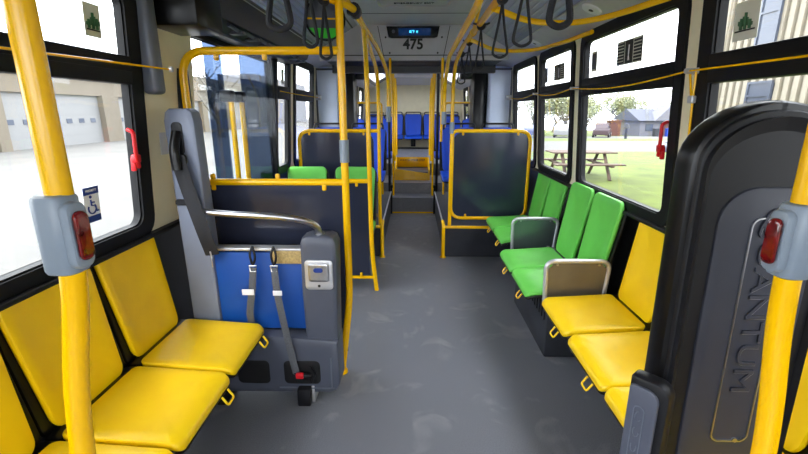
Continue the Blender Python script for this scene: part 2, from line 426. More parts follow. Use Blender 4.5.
# black jamb before the rear door, door-operator header
bm = BM(); box(bm, -1.26, -1.185, 2.25, 2.38, 0, 2.0, .01); struct('trim_%d' % n, bm, 'black', smooth=True); n += 1
root = sroot('trim_%d' % n, (-1.1, 3.1, 2.0)); n += 1
bm = BM(); slab(bm, [(-1.22, 1.93), (-1.08, 1.93), (-.99, 1.97), (-.93, 2.12), (-1.22, 2.13)], lambda u, v, w: V(u, w, v), 2.3, 4.25); obj('operator_cover', bm, 'hdr', root, False)
bm = BM(); box(bm, -1.21, -.96, 2.06, 2.34, 1.87, 2.13, .015); obj('end_box', bm, 'blackgl', root)
bm = BM()
for i in range(7):
    y = 2.5+i*.24; tube(bm, [(-1.0, y, 1.955), (-1.0, y+.13, 1.945)], .01)
    box(bm, -1.06, -.98, y+.15, y+.2, 1.93, 1.95, .004)
tube(bm, [(-1.09, 2.4, 1.93), (-1.09, 4.1, 1.93)], .012); obj('operator_linkage', bm, 'dgrey', root)
# grey conduit cover and grille on the cream pillar
bm = BM(); box(bm, -1.19, -1.12, 1.95, 2.03, 1.575, 2.06, .02, seg=3); struct('trim_%d' % n, bm, 'grey', smooth=True); n += 1
bm = BM(); box(bm, -1.215, -1.205, 2.06, 2.12, 1.3, 1.5); struct('trim_%d' % n, bm, 'alu'); n += 1

# rear door
root = sroot('door_1', (-1.22, 3.13, 0))
bm = BM()
box(bm, -1.255, -1.215, 2.42, 2.435, 0, 1.95, .005); box(bm, -1.255, -1.2, 3.8, 3.85, 0, 1.95, .005)
box(bm, -1.255, -1.205, 2.42, 3.85, 1.9, 1.95); box(bm, -1.255, -1.205, 2.42, 3.85, 0, .12)
obj('door_frame', bm, 'rubber', root)
for a, b in ((2.435, 2.67), (2.91, 3.21)):
    bm = BM(); box(bm, -1.235, -1.228, a, b, .12, 1.9); obj('door_glass', bm, 'glass', root, False)
for a, b in ((2.67, 2.91), (3.21, 3.8)):  # dim panes stand in for dark posts overlaid by reflections
    bm = BM(); box(bm, -1.235, -1.228, a, b, .12, 1.9); obj('post_reflection_pane', bm, 'tinted', root, False)
for y in (2.78, 2.95):
    bm = BM(); tube(bm, [(-1.14, y, .75), (-1.14, y, 1.56)], .016); h = obj('door_handle', bm, 'ypole', root)
    bm = BM(); box(bm, -1.2, -1.12, y-.035, y+.035, 1.56, 1.63, .012); box(bm, -1.2, -1.12, y-.03, y+.03, .68, .75, .012); obj('handle_bracket', bm, 'black', root)
root = sroot('door_2', (-1.22, -1.1, 0))
bm = BM(); framebar(bm, rr(1.2, 1.95, .03, cx=-1.15, cy=.975), rr(1.04, 1.8, .03, cx=-1.15, cy=.975), PX(-1.25), 0, .04); box(bm, -1.25, -1.21, -1.19, -1.11, .05, 1.9); obj('door_frame', bm, 'black', root)
bm = BM(); box(bm, -1.235, -1.228, -1.7, -.6, .08, 1.88); obj('door_glass', bm, 'glass', root, False)

# added glowing panels that brighten the dark rear end
for s in (-1, 1):
    t = thing('fill_light', 'added fill light panel above the %s rear seats' % ('left' if s < 0 else 'right'), 'added fill light', (s*.72, 7.8, 2.2))
    bm = BM(); slab(bm, [(s*.62, 2.285), (s*.86, 2.147), (s*.86, 2.135), (s*.62, 2.27)], lambda u, v, w: V(u, w, v), 5.5, 10.2); obj('glow_panel', bm, 'fill_glow', t, False)
    bm = BM(); box(bm, *sorted((s*.6, s*.625)), 5.45, 10.25, 2.26, 2.3); box(bm, *sorted((s*.855, s*.88)), 5.45, 10.25, 2.125, 2.155); obj('fill_frame', bm, 'alu', t, False)
# ================================================================ SEATS
# local frame: x = 0 wall/back plane, +x faces out of the seat, y across, z up
def make_seat(name, m, label, width=.405, pedestal=True, top=.95, grab=False, loop=True, group=None):
    t = thing(name, label, 'seat', group=group)
    w = width
    def cush(u, v, q):      # u: depth 0..1 , v: width
        d = .045+u*1.15
        return V(d, v, .425+q)
    def cd(u, v):
        k = (u/.35)
        return -.018*math.cos(v/w*PI)*(1-k*.3)+ .012 - (.03*max(0, (u-.27)/.08)**2 if u > .27 else 0) + .02*max(0, (.08-u)/.08)
    bm = BM(); pad(bm, rr(.35, w, (.028, .028, .03, .03), cx=.175), .032, .011, cush, cd); obj('seat', bm, m, t)
    def bk(u, v, q):       # u: width, v: height from seat
        z = .47+v; lean = 0-.09*(v/.5)
        return V(lean+q, u, z)
    def bd(u, v): return -.02*math.cos(u/w*PI)+.01-.014*math.sin(v/.5*PI)
    bw = w-.018
    outl = [(u*(.86+.14*min(1, max(0, v)/.2)) if v < .2 else u, v) for u, v in rr(bw, top-.47, (.04, .05, .05, .04), n=6, cy=(top-.47)/2)]
    # subdivide the long sides so the taper is even
    bm = BM(); pad(bm, outl, .03, .012, bk, bd); obj('backrest', bm, m, t)
    def shell(u, v, q): p = bk(u, v, q); return V(p.x-.022, p.y, p.z)
    bm = BM(); pad(bm, rr(w+.012, top-.46, (.04, .07, .07, .04), n=6, cy=(top-.47)/2-.012), .024, .01, shell, bd)
    def cshell(u, v, q): p = cush(u, v, q); return V(p.x, p.y, p.z-.02)
    pad(bm, rr(.345, w+.008, .04, cx=.172), .022, .009, cshell, cd)
    tube(bm, fillet([(-.05, -w*.36, .60), (.0, -w*.36, .44), (.44, -w*.36, .40)], .05), .012, 8)
    tube(bm, fillet([(-.05, w*.36, .60), (.0, w*.36, .44), (.44, w*.36, .40)], .05), .012, 8)
    box(bm, .0, .06, -w*.5-.005, w*.5+.005, .43, .475, .01)
    obj('seat_shell', bm, 'blackgl', t)
    if loop:
        bm = BM(); y = w*.28
        tube(bm, fillet([(.455, y-.027, .416), (.478, y-.027, .382), (.478, y+.027, .382), (.455, y+.027, .416)], .012, 4), .0045, 8)
        obj('release_loop', bm, m if m == 'yellow' else 'ypole' if m == 'green' else 'black', t)
    if grab:
        bm = BM(); tube(bm, fillet([(.02, -w*.42, top-.02), (.0, -w*.42, top+.045), (.0, w*.42, top+.045), (.02, w*.42, top-.02)], .05), .012, 8); obj('grab_handle', bm, 'black', t)
    if pedestal:
        bm = BM(); box(bm, .03, .30, -.03, .03, .36, .41, .008); box(bm, -.1, .06, -.06, .06, .2, .41, .008)
        if pedestal == 'floor': box(bm, .1, .2, -.05, .05, .0, .4, .01); box(bm, .04, .3, -.1, .1, 0, .02, .005)
        tube(bm, [(.05, 0, .24), (.3, 0, .38)], .014, 8); obj('bracket', bm, 'black', t)
    return t
ys = [(1.77, 'yellow seat nearest the grey wheelchair restraint, under the accessibility sticker window'),
      (1.355, 'second yellow seat along the left wall, in front of the seat beside the wheelchair restraint'),
      (.935, 'left yellow seat cut by the bottom edge, just behind the near pole'),]
py = make_seat('bus_seat', 'yellow', ys[0][1], group='yellow side-facing seats on the left wall')
place_root(py, (-1.2, ys[0][0]+.01, 0), 0)
for y, l in ys[1:]: dup(py, (-1.2, y, 0), 0, l)
dup(py, (-1.2, .515, 0), 0, 'yellow seat nearest the camera at the bottom left corner')
GR = 'yellow side-facing seats on the right wall'
for y, l in ((2.135, 'yellow seat on the right wall beside the last metal arm divider'), (1.70, 'yellow seat between the first right yellow seat and the black restraint board'),
             (1.287, 'yellow seat mostly hidden behind the tall black restraint board'), (.74, 'yellow seat back at the right edge behind the near right pole')):
    dup(py, (1.2, y, 0), PI, l, GR)
pg0 = make_seat('bus_seat', 'green', 'green seat on the right wall next to the divider by the yellow seats', pedestal=False, top=1.0, group='green side-facing seats on the right wall')
place_root(pg0, (1.13, 2.61, 0), PI)
dup(pg0, (1.13, 3.03, 0), PI, 'second green seat along the right wall, just before the far divider')
pg = make_seat('bus_seat', 'green', 'third green seat on the right wall, just beyond the far divider', group='green side-facing seats on the right wall')
place_root(pg, (1.2, 3.70, 0), PI)
dup(pg, (1.2, 4.12, 0), PI, 'farthest green seat on the right wall, against the dark partition')
# left pair of green seats facing the camera, wheel boxes under the front green pair
pf = make_seat('bus_seat', 'green', 'green seat facing forward by the left window behind the low partition', pedestal='floor', top=.985, group='green forward-facing seats on the left')
place_root(pf, (-1.03, 4.10, 0), -PI/2)
dup(pf, (-.56, 4.10, 0), -PI/2, 'green seat facing forward on the aisle, left side, behind the low partition', 'green forward-facing seats on the left')
pb = make_seat('bus_seat', 'blue', 'blue seat by the right windows just behind the dark partition', width=.43, top=.985, grab=True, loop=False, group='blue seats on the rear platforms')
place_root(pb, (.99, 5.22, .335), -PI/2)
dup(pb, (.54, 5.22, .335), -PI/2, 'blue aisle seat on the right just behind the dark partition')
dup(pb, (-.99, 5.22, .335), -PI/2, 'blue seat by the left windows behind the far left partition')
dup(pb, (-.54, 5.22, .335), -PI/2, 'blue aisle seat on the left behind the far left partition')
for i, y in enumerate((6.9,)):
    w = ('beside the yellow step box', 'in the second row behind the yellow step box')[i]
    z = (.41, .62)[i]
    for s, side in ((-1, 'left'), (1, 'right')):
        dup(pb, (s*.99, y+.1, z), -PI/2, 'blue window seat on the %s %s' % (side, w))
        dup(pb, (s*.54, y+.1, z), -PI/2, 'blue aisle seat on the %s %s' % (side, w))
for k, x in enumerate((-.92, -.46, 0, .46, .92)):
    dup(pb, (x, 11.0, .46), -PI/2, 'blue seat of the rear bench, %s' % ('far left', 'second from left', 'in the centre', 'second from right', 'far right')[k])
bm = BM(); box(bm, -1.2, 1.2, 10.62, 10.9, .62, .65, .01); tag(obj('bench_base', bm, 'black'), 'black box base under the rear blue bench seats', 'seat base')

# wheel box under the near green seats
t = thing('seat_box', 'dark box with a ribbed grille under the near right green seats', 'seat base', (1.0, 2.8, 0))
bm = BM(); box(bm, .83, 1.2, 2.43, 3.26, 0, .36, .012); obj('box_body', bm, 'lowwall', t)
bm = BM()
for k in range(11): box(bm, .822, .832, 2.47+k*.055, 2.495+k*.055, .24, .34, .002)
obj('grille', bm, 'black', t, False)

# divider arms between seat groups
def divider(y, label, m, xm=.965):
    t = thing('seat_divider', label, 'armrest', (.97, y, .4), 0, 'metal dividers between the right-hand seats')
    zc = .565
    path = [(xm+.165, y, .42), (xm+.185, y, .66), (xm-.185, y, .66), (xm-.175, y, .40)]
    bm = BM(); tube(bm, fillet(path, .06, 8), .014, 12); tube(bm, [(xm+.12, y, 0), (xm+.12, y, .43)], .014, 8); obj('rail', bm, m[0], t)
    bm = BM(); slab(bm, [(xm-.172, .41), (xm+.162, .41), (xm+.178, .60), (xm+.13, .655), (xm-.13, .655), (xm-.178, .60)], PY(y), -.004, .004); obj('infill_panel', bm, m[1], t, False)
    bm = BM(); cyl(bm, (xm-.12, y-.004, .64), (xm-.12, y-.009, .64), .007, 10); cyl(bm, (xm+.12, y-.004, .64), (xm+.12, y-.009, .64), .007, 10); obj('bolt', bm, 'steel', t)
divider(2.385, 'metal divider with a brown-grey infill between yellow and green seats', ('alu', mat('bronze_metal_sheet', (118, 112, 106), .35, .6, var=.15, scale=5)))
divider(3.42, 'metal divider with a grey infill between the two pairs of green seats', ('alu', mat('grey_metal_sheet', (120, 134, 134), .3, .7, var=.1, scale=5)), 1.0)

# ================================================================ POLES NEAR THE CAMERA
def near_pole(pts, r, dev, label, face, m='ypole'):
    t = thing('stanchion_pole', label, 'pole', (pts[0][0], pts[0][1], 0))
    bm = BM(); tube(bm, fillet(pts, .12, 8), r, 24); obj('pole', bm, m, t)
    x, y, z0, z1 = dev
    bm = BM(); zc = (z0+z1)/2; h = z1-z0
    def pl(u, v, q): return V(x+u, y+v, z0+q)
    pad(bm, rr(.056, .056, .021, 6), h, .008, pl)
    ax = Vector(face).normalized(); sx = ax.cross(V(0, 0, 1)).normalized()
    c = V(x, y, zc)+ax*.022
    pad(bm, rr(.036, h*.84, .014, 6), .022, .007, lambda u, v, q: c+sx*u+V(0, 0, v)+ax*(q-.002))
    d = obj('stop_request_housing', bm, 'dev', t)
    c2 = c+ax*.016
    def lensp(u, v, q): return c2+sx*u+V(0, 0, v)+ax*(q+.006*math.cos(v/(h*.35)*PI/2))
    bm = BM(); pad(bm, rr(.024, h*.62, .011, 6), .008, .003, lensp); obj('red_button', bm, 'lens', d, label='red stop button')
    return t
near_pole([(-.562, .66, 0), (-.66, .66, .45), (-.612, .66, .95), (-.60, .66, 1.04), (-.560, .66, 1.24), (-.560, .66, 2.05), (-.45, .66, 2.3)], .0195, (-.566, .655, 1.245, 1.375),
          'yellow pole with grey stop-request unit, nearest on the left', (1, -.22, 0))
near_pole([(.75, .72, 0), (.705, .72, .5), (.695, .72, .9), (.664, .72, 1.12), (.657, .72, 1.25), (.655, .72, 2.05), (.5, .72, 2.3)], .0195, (.656, .72, 1.222, 1.352),
          'yellow pole with grey stop-request unit at the right edge', (-1, -.12, 0))

# ================================================================ NEAR LEFT BARRIER FRAME AND PARTITIONS
def clamps(bm, pts, y, d=-1):
    for x, z in pts:
        box(bm, x-.012, x+.012, y-.012, y+.012, z-.045 if d < 0 else z, z if d < 0 else z+.045, .008)
        cyl(bm, (x, y-.014, z+d*.032), (x, y-.02, z+d*.032), .007, 10)
t = thing('partition_screen', 'yellow tube frame with clear acrylic screen above a dark panel behind the wheelchair restraint', 'partition', (-.75, 2.25, 0))
bm = BM(); tube(bm, fillet([(-1.15, 2.25, .05), (-1.152, 2.25, 1.79), (-.36, 2.25, 1.79)], .13, 10), .0195, 16); obj('top_rail', bm, 'ypole', t)
bm = BM(); tube(bm, [(-1.15, 2.25, 1.14), (-.36, 2.25, 1.14)], .018, 14); obj('middle_rail', bm, 'ypole', t)
bm = BM(); tube(bm, [(-1.15, 2.25, .12), (-.4, 2.25, .12)], .014, 12); obj('bottom_rail', bm, 'ypole', t)
bm = BM(); box(bm, -1.075, -.70, 2.245, 2.251, 1.155, 1.77); obj('acrylic_sheet', bm, 'acrylic', t, False, 'clear acrylic sheet')
bm = BM(); box(bm, -1.13, -.375, 2.246, 2.256, .14, 1.125); obj('infill_panel', bm, 'panel', t, False)
bm = BM(); clamps(bm, [(-.975, 1.79), (-.735, 1.79), (-.47, 1.14)], 2.25); clamps(bm, [(-1.06, 1.14), (-.715, 1.14)], 2.25, 1); obj('clamp', bm, 'ypole', t)
bm = BM(); clamps(bm, [(-1.06, 1.14)], 2.25); obj('clamp', bm, 'ypole', t)
t = thing('stanchion_pole', 'full-height yellow pole with grey coupling at the aisle end of the left partition', 'pole', (-.36, 2.25, 0))
bm = BM(); tube(bm, fillet([(-.415, 2.25, 0), (-.355, 2.25, .48), (-.358, 2.25, 1.5), (-.358, 2.25, 2.07), (-.37, 2.25, 2.31)], .1, 8), .0195, 18); obj('pole', bm, 'ypole', t)
bm = BM(); cyl(bm, (-.357, 2.25, 1.245), (-.357, 2.25, 1.36), .024, 20); obj('coupling', bm, 'dev', t)
bm = BM(); cyl(bm, (-.415, 2.25, 0), (-.412, 2.25, .02), .035, 20, .028); obj('floor_flange', bm, 'ypole', t)

t = thing('low_partition', 'low yellow-railed dark partition in front of the left green seats', 'partition', (-.75, 3.47, 0))
bm = BM(); tube(bm, fillet([(-1.17, 3.47, .955), (-.352, 3.47, .955)], .05), .018, 14)
tube(bm, fillet([(-.31, 3.47, 0), (-.345, 3.47, .35), (-.352, 3.47, .955), (-.355, 3.47, 1.5), (-.36, 3.47, 1.86), (-.31, 2.9, 2.01)], .15, 8), .019, 14)
tube(bm, [(-.33, 3.47, .12), (-1.1, 3.47, .12)], .014, 12); obj('frame', bm, 'ypole', t)
bm = BM(); box(bm, -1.15, -.365, 3.466, 3.478, .14, .945); obj('infill_panel', bm, 'panel', t, False)
bm = BM(); clamps(bm, [(-.46, .955), (-.95, .955)], 3.47); clamps(bm, [(-.44, .12)], 3.47, 1); obj('clamp', bm, 'ypole', t)

def far_partition(s, label):
    t = thing('rear_partition', label, 'partition', (s*.78, 4.42, .335), 0)
    a, b = s*.395, s*1.175
    top = 1.315 if s > 0 else 1.315
    bm = BM()
    if s > 0: pts = [(a, 4.42, 1.2), (a, 4.42, top), (b, 4.42, top), (b, 4.42, .42), (a, 4.42, .42), (a, 4.42, 1.2)]; tube(bm, fillet(pts, .12, 8), .019, 14)
    else: tube(bm, fillet([(a+.055, 4.42, top), (b+.02, 4.42, top), (b+.02, 4.42, .5)], .12, 8), .019, 14); tube(bm, [(a+.02, 4.42, .44), (b, 4.42, .44)], .018, 14)
    obj('frame', bm, 'ypole', t)
    bm = BM()
    slab(bm, rr(.77, .88, .11, 6, s*.785, .867), PY(4.42), -.006, .006)
    obj('infill_panel', bm, 'panel', t, False)
    bm = BM(); clamps(bm, [(s*.5, top), (s*1.05, top)], 4.42); clamps(bm, [(s*.55, .42)], 4.42, 1); obj('clamp', bm, 'ypole', t)
    return t
far_partition(1, 'dark glossy partition in a rounded yellow frame on the right rear platform')
far_partition(-1, 'dark partition with a yellow top rail behind the left green seats')
# vertical poles by the far partitions, each bending forward into the ceiling rail
def pole(label, pts, r=.0185, sleeve=None, rad=.25):
    t = thing('stanchion_pole', label, 'pole', pts[0]); bm = BM(); tube(bm, fillet(pts, rad, 10), r, 14); obj('pole', bm, 'ypole', t)
    if sleeve:
        bm = BM(); cyl(bm, V(*sleeve[0]), V(*sleeve[1]), .024, 16); obj('coupling', bm, 'dev', t)
    return t
pole('yellow pole at the aisle edge of the right dark partition, bending into the ceiling rail', [(.388, 4.42, .335), (.388, 4.42, 1.9), (.4, 3.9, 2.01), (.4, 3.3, 2.015)], sleeve=((.388, 4.42, 1.29), (.388, 4.42, 1.4)))
pole('curved yellow pole on the right stopping above the aisle, inside the partition pole', [(.305, 4.42, 1.45), (.305, 4.42, 1.72), (.3, 4.0, 1.95), (.3, 2.0, 1.99), (.33, 1.4, 2.3)], sleeve=((.305, 4.42, 1.38), (.305, 4.42, 1.5)), rad=.4)
pole('yellow pole at the aisle edge of the far left partition', [(-.345, 4.42, .335), (-.345, 4.42, 1.85), (-.35, 3.8, 1.97), (-.33, 3.2, 2.0)], rad=.35)
pole('curved yellow pole on the left ending in a grey sleeve above the aisle', [(-.25, 4.5, 1.5), (-.25, 4.5, 1.85), (-.29, 3.9, 2.0), (-.34, 3.1, 2.06), (-.38, 2.5, 2.1)], sleeve=((-.25, 4.5, 1.4), (-.25, 4.5, 1.55)), rad=.35)
pole('short yellow hanger pole beside the right bulkhead', [(.29, 4.58, 1.2), (.29, 4.58, 2.02)], .014)
pole('short yellow hanger pole beside the left bulkhead', [(-.235, 4.58, 1.45), (-.235, 4.58, 2.02)], .012)
def rail(name, label, pts, r=.0175, rad=.15, hang=()):
    t = thing(name, label, 'handrail', pts[0]); bm = BM(); tube(bm, spline(pts, 8) if rad is None else fillet(pts, rad, 8), r, 14); obj('rail', bm, 'ypole', t)
    if hang:
        bm = BM()
        for x, y, z, x2, z2 in hang:
            tube(bm, [(x, y, z), (x2, y, z2)], .011, 10); cyl(bm, (x-.0, y-.03, z), (x, y+.03, z), .024, 14)
        obj('hanger', bm, 'ypole', t)
    return t
rail('ceiling_rail', 'long yellow ceiling handrail along the right side of the aisle', [(.4, -1.5, 2.015), (.4, 3.35, 2.015)], .019, .1, [(.4, 1.35, 2.015, .47, 2.31), (.4, 3.15, 2.015, .47, 2.31)])
rail('ceiling_rail', 'long yellow ceiling handrail along the left side of the aisle', [(-.42, -1.5, 2.015), (-.42, 2.2, 2.015), (-.31, 2.36, 2.01), (-.31, 2.9, 2.01)], .018, .1, [(-.42, 1.0, 2.015, -.47, 2.31)])
rail('cross_rail', 'curved yellow rail from the right ceiling rail to the wall, nearer of two', [(.4, 2.37, 2.0), (.64, 2.6, 1.985), (.88, 2.66, 1.985), (1.03, 2.48, 1.985), (1.13, 2.12, 1.99)], .016, None)
rail('cross_rail', 'curved yellow rail from the right ceiling rail to the wall, farther of two', [(.4, 3.33, 2.0), (.67, 3.75, 1.985), (.95, 3.78, 1.985), (1.07, 3.42, 1.985), (1.13, 2.98, 1.99)], .015, None)
# black clamp on the left rail
bm = BM(); cyl(bm, (-.31, 2.42, 2.01), (-.31, 2.5, 2.01), .034, 16); box(bm, -.35, -.3, 2.43, 2.49, 1.99, 2.03, .01); tag(obj('rail_clamp', bm, 'black'), 'black clamp on the left ceiling rail', 'clamp')

# rear poles
for s, side in ((-1, 'left'), (1, 'right')):
    for i, (y, x, zz) in enumerate(((6.6, .30, .24), (8.0, .33, .62), (9.1, .34, .62))):
        pole('yellow rear pole on the %s, %s' % (side, ('beside the step box', 'behind the second blue row', 'before the rear bench')[i]), [(s*x, y, zz), (s*x, y, 1.75), (s*(x+.0), y-.35, 2.05), (s*(x+.02), y-.7, 2.3)], .016, None, .3)
    pole('yellow crossbar pole frame behind the %s aisle seat' % side, [(s*.44, 6.2, .335), (s*.44, 6.2, 1.62), (s*.9, 6.2, 1.62)], .014, None, .05)
    bm = BM(); tube(bm, [(s*.355, 6.5, .24), (s*.355, 6.5, 2.33)], .02, 14); tag(obj('conduit_pole', bm, 'black'), 'black vertical pole beside the rear steps on the %s' % side, 'pole')

# step guards either side of the aisle
for s, side in ((-1, 'left'), (1, 'right')):
    t = thing('platform_guard', 'yellow edging and corner post of the %s rear platform' % side, 'guard rail', (s*.325, 4.37, 0))
    bm = BM(); tube(bm, fillet([(s*.322, 4.355, 0), (s*.322, 4.355, .345), (s*.322, 4.5, .36)], .03), .019, 12); cyl(bm, (s*.322, 4.355, 0), (s*.322, 4.355, .012), .03, 16); obj('corner_post', bm, 'ypole', t)
    bm = BM(); box(bm, *sorted((s*.32, s*1.19)), 4.35, 4.385, .318, .345, .006); obj('edge_strip', bm, 'ypole', t)
    bm = BM(); box(bm, *sorted((s*.318, s*.334)), 4.4, 6.4, .33, .348, .004); obj('side_strip', bm, 'alu', t)
    bm = BM(); tube(bm, [(s*.322, 6.38, .0), (s*.322, 6.38, .42)], .013, 10); cyl(bm, (s*.322, 6.38, .4), (s*.322, 6.38, .44), .024, 12); obj('rear_post', bm, 'black', t)
# yellow step box
t = thing('step_box', 'open yellow box with dark red lettering on the rear steps', 'box', (0, 7.3, .41))
bm = BM(); slab(bm, [(-.30, .412), (.27, .412), (.27, .52), (-.29, .60)], PY(7.05), 0, .025); obj('front_panel', bm, 'ypole', t, False)
bm = BM(); box(bm, -.29, .27, 7.585, 7.61, .56, .735, .004); obj('back_panel', bm, 'ypole', t)
for x in (-.3, .255):
    bm = BM(); slab(bm, [(7.03, .412), (7.6, .412), (7.6, .73), (7.03, .58)], lambda u, v, w: V(x+w, u, v), 0, .022); obj('side_panel', bm, 'ypole', t, False)
bm = BM(); box(bm, -.28, .25, 7.075, 7.585, .52, .55, .004); obj('inner_tray', bm, 'dgrey', t)
text('WATCH YOUR STEP', .048, 'lettering', 'amber', t, mframe((-.01, 7.583, .68), (1, 0, 0), (0, 0, 1)), width=1.0, bold=.001)

# ================================================================ HANGING STRAPS
def strap(x, y, zb, w, label, zt=2.0, r=.006, flat=None, ang=0, grp='hanging loops on the ceiling rails'):
    pts = []
    hw = w/2; n = 10; ca, sa = math.cos(ang), math.sin(ang)
    prof = [(.12, 0), (.2, .25), (.62, .6), (.95, .85), (.85, .95)]
    P = [(0.05, zt+.02)]+[(hw*a, zt-(zt-zb)*b) for a, b in prof]+[(0, zb)]
    P = P+[(-a, b) for a, b in P[-2::-1]]
    P = [(x+a*ca, y+a*sa, z) for a, z in P]
    bm = BM(); tube(bm, spline(P, 5), r, 8, flat=flat)
    cyl(bm, (x, y-.014, zt+.005), (x, y+.014, zt+.005), .026, 16)
    o = obj('hanging_strap', bm, 'bweb'); tag(o, label, 'strap', grp)
strap(.41, 2.2, 1.75, .07, 'thin black loop hanging on the right rail, left of the near pair')
strap(.425, 1.83, 1.75, .07, 'thin black loop hanging on the right rail, right of the near pair')
strap(.45, 1.46, 1.755, .065, 'wide black strap loop hanging highest at the top right', r=.011)
strap(.44, 4.2, 1.75, .07, 'small black loop low at the far end of the right rail')
strap(.42, 3.5, 1.76, .06, 'small black loop second from the far end of the right rail')
strap(.41, 2.85, 1.76, .05, 'narrow black loop midway along the right rail')
strap(-.42, 1.46, 1.75, .07, 'thick black loop hanging at the top left, farthest left', r=.010)
strap(-.41, 1.84, 1.75, .055, 'black loop hanging left of the round mirror', r=.007)
strap(-.42, 2.2, 1.745, .055, 'black loop hanging across the round mirror beside the tall pole', r=.007)

# round mirror, its reflections painted on as green and yellow bands
t = thing('convex_mirror', 'round convex mirror with painted green and yellow reflections below the left cove', 'mirror', (-.57, 3.0, 2.07))
c = V(-.57, 3.0, 2.075); ax = V(.12, -.97, -.2).normalized(); sx = ax.cross(V(0, 0, 1)).normalized(); sy = sx.cross(ax)*1
if sy.z < 0: sy = -sy
bm = BM(); N = 28; R = .125
tube(bm, [c+sx*math.cos(2*PI*k/N)*R+sy*math.sin(2*PI*k/N)*R for k in range(N)], .006, 8, closed=True); obj('rim', bm, 'rubber', t)
bm = BM(); rings = [[bm.verts.new(c+(sx*math.cos(2*PI*k/N)+sy*math.sin(2*PI*k/N))*R*q+ax*(.03*(1-q*q)-.004)) for k in range(N)] for q in (1, .8, .6, .4, .2)]
for a, b in zip(rings, rings[1:]):
    for k in range(N): bm.faces.new((a[k], a[(k+1) % N], b[(k+1) % N], b[k]))
bm.faces.new(rings[-1]); rb = [bm.verts.new(c+(sx*math.cos(2*PI*k/N)+sy*math.sin(2*PI*k/N))*R-ax*.012) for k in range(N)]
for k in range(N): bm.faces.new((rings[0][k], rb[k], rb[(k+1) % N], rings[0][(k+1) % N]))
bm.faces.new(rb); obj('mirror_face', bm, 'dgrey', t)
def seg(y0, y1, m, nm):
    bm = BM(); n = 10; A = []; B = []
    for k in range(n+1):
        for yy, L in ((y0, A), (y1, B)):
            hx = math.sqrt(max(0, 1-yy*yy))*.93; u = -hx+2*hx*k/n; q2 = u*u+yy*yy
            L.append(bm.verts.new(c+sx*u*R+sy*yy*R+ax*(.03*(1-q2)-.001)))
    for k in range(n): bm.faces.new((A[k], A[k+1], B[k+1], B[k]))
    obj(nm, bm, m, t)
seg(-.9, -.42, 'lgreen', 'green_reflection'); seg(-.02, .06, 'ypole', 'yellow_reflection')
bm = BM(); tube(bm, [c+V(0, .01, .0), c+V(-.02, .05, .14)], .008, 8); obj('bracket', bm, 'black', t)

# ================================================================ CEILING FITTINGS
t = thing('destination_display', 'slim black display with glowing blue characters on the ceiling bulkhead', 'display', (0, 4.6, 2.28))
bm = BM(); pad(bm, [(-.22, 2.205), (.205, 2.205), (.235, 2.215), (.255, 2.31), (-.27, 2.31), (-.25, 2.215)], .05, .008, PY(4.62)); obj('housing', bm, 'blackgl', t)
bm = BM(); box(bm, -.15, .165, 4.566, 4.571, 2.225, 2.29); obj('screen', bm, 'ledbg', t, False)
bm = BM(); cyl(bm, (-.2, 4.57, 2.262), (-.2, 4.562, 2.262), .016, 16); obj('sensor', bm, 'dgrey', t)
text('81°F  H', .036, 'digits', 'led', t, mframe((.0, 4.564, 2.257), (1, 0, 0), (0, 0, 1)), width=.75)
t = thing('fleet_number', 'black number 475 on the ceiling bulkhead', 'number sign', (0, 4.61, 2.14))
text('475', .135, 'digits', 'ink', t, mframe((-.005, 4.617, 2.148), (1, 0, 0), (0, 0, 1)), width=1.0, bold=.004)
t = thing('roof_hatch', 'square ceiling escape hatch with printed lettering above the aisle', 'hatch', (0, 3.3, 2.33))
bm = BM(); framebar(bm, rr(.66, .76, .05, cy=3.44), rr(.56, .66, .04, cy=3.44), PZ(2.33), -.022, 0); obj('hatch_frame', bm, 'ceil', t)
bm = BM(); box(bm, -.26, .26, 3.13, 3.74, 2.312, 2.33, .01); obj('hatch_panel', bm, 'ceil', t)
text('EMERGENCY EXIT', .052, 'lettering', 'ink', t, mframe((0, 3.66, 2.3105), (1, 0, 0), (0, -1, 0)), width=.75)
for q in t.children if False else []: pass
t = thing('cove_speaker', 'small round speaker in the right ceiling cove', 'speaker', (1.02, 2.73, 2.07))
bm = BM(); cyl(bm, (1.025, 2.73, 2.078), (1.018, 2.73, 2.062), .062, 28, .055); obj('speaker_ring', bm, 'light', t)
bm = BM(); cyl(bm, (1.018, 2.73, 2.064), (1.0165, 2.73, 2.060), .014, 12); obj('speaker_centre', bm, 'ink', t)
t2 = dup(t, (1.03, 3.95, 2.066), 0, 'small round speaker in the right cove, farther than the first')

# ================================================================ WALL DETAILS
def cord(name, pts, label, parent=None):
    t = thing(name, label, 'pull cord', pts[0]); bm = BM(); tube(bm, pts, .0038, 8); obj('cord', bm, 'ypole', t)
    return t
c1 = cord('pull_cord', [(-1.175, .3, 1.664), (-1.175, 1.1, 1.668), (-1.10, 1.985, 1.68)], 'yellow stop-request cord across the left front window')
bm = BM(); cyl(bm, (-1.10, 1.985, 1.68), (-1.088, 1.985, 1.68), .012, 12); obj('cord_guide', bm, 'alu', c1)
c2 = cord('pull_cord', [(-1.175, 3.86, 1.672), (-1.17, 4.35, 1.665), (-1.17, 5.38, 1.665)], 'yellow stop-request cord across the left windows behind the rear door')
bm = BM(); cyl(bm, (-1.2, 5.38, 1.665), (-1.14, 5.38, 1.665), .03, 16); obj('cord_guide', bm, 'alu', c2)
def sag(y0, y1, s, n=8): return [(s*1.172, y0+(y1-y0)*k/n, 1.664-.03*math.sin(PI*k/n)) for k in range(n+1)]
c3 = cord('pull_cord', [(1.172, .3, 1.652), (1.172, 1.2, 1.655)]+sag(1.93, 3.29, 1)+sag(3.29, 4.29, 1)[1:]+sag(4.29, 5.4, 1)[1:], 'yellow stop-request cord running the length of the right windows')
bm = BM()
bm.free()
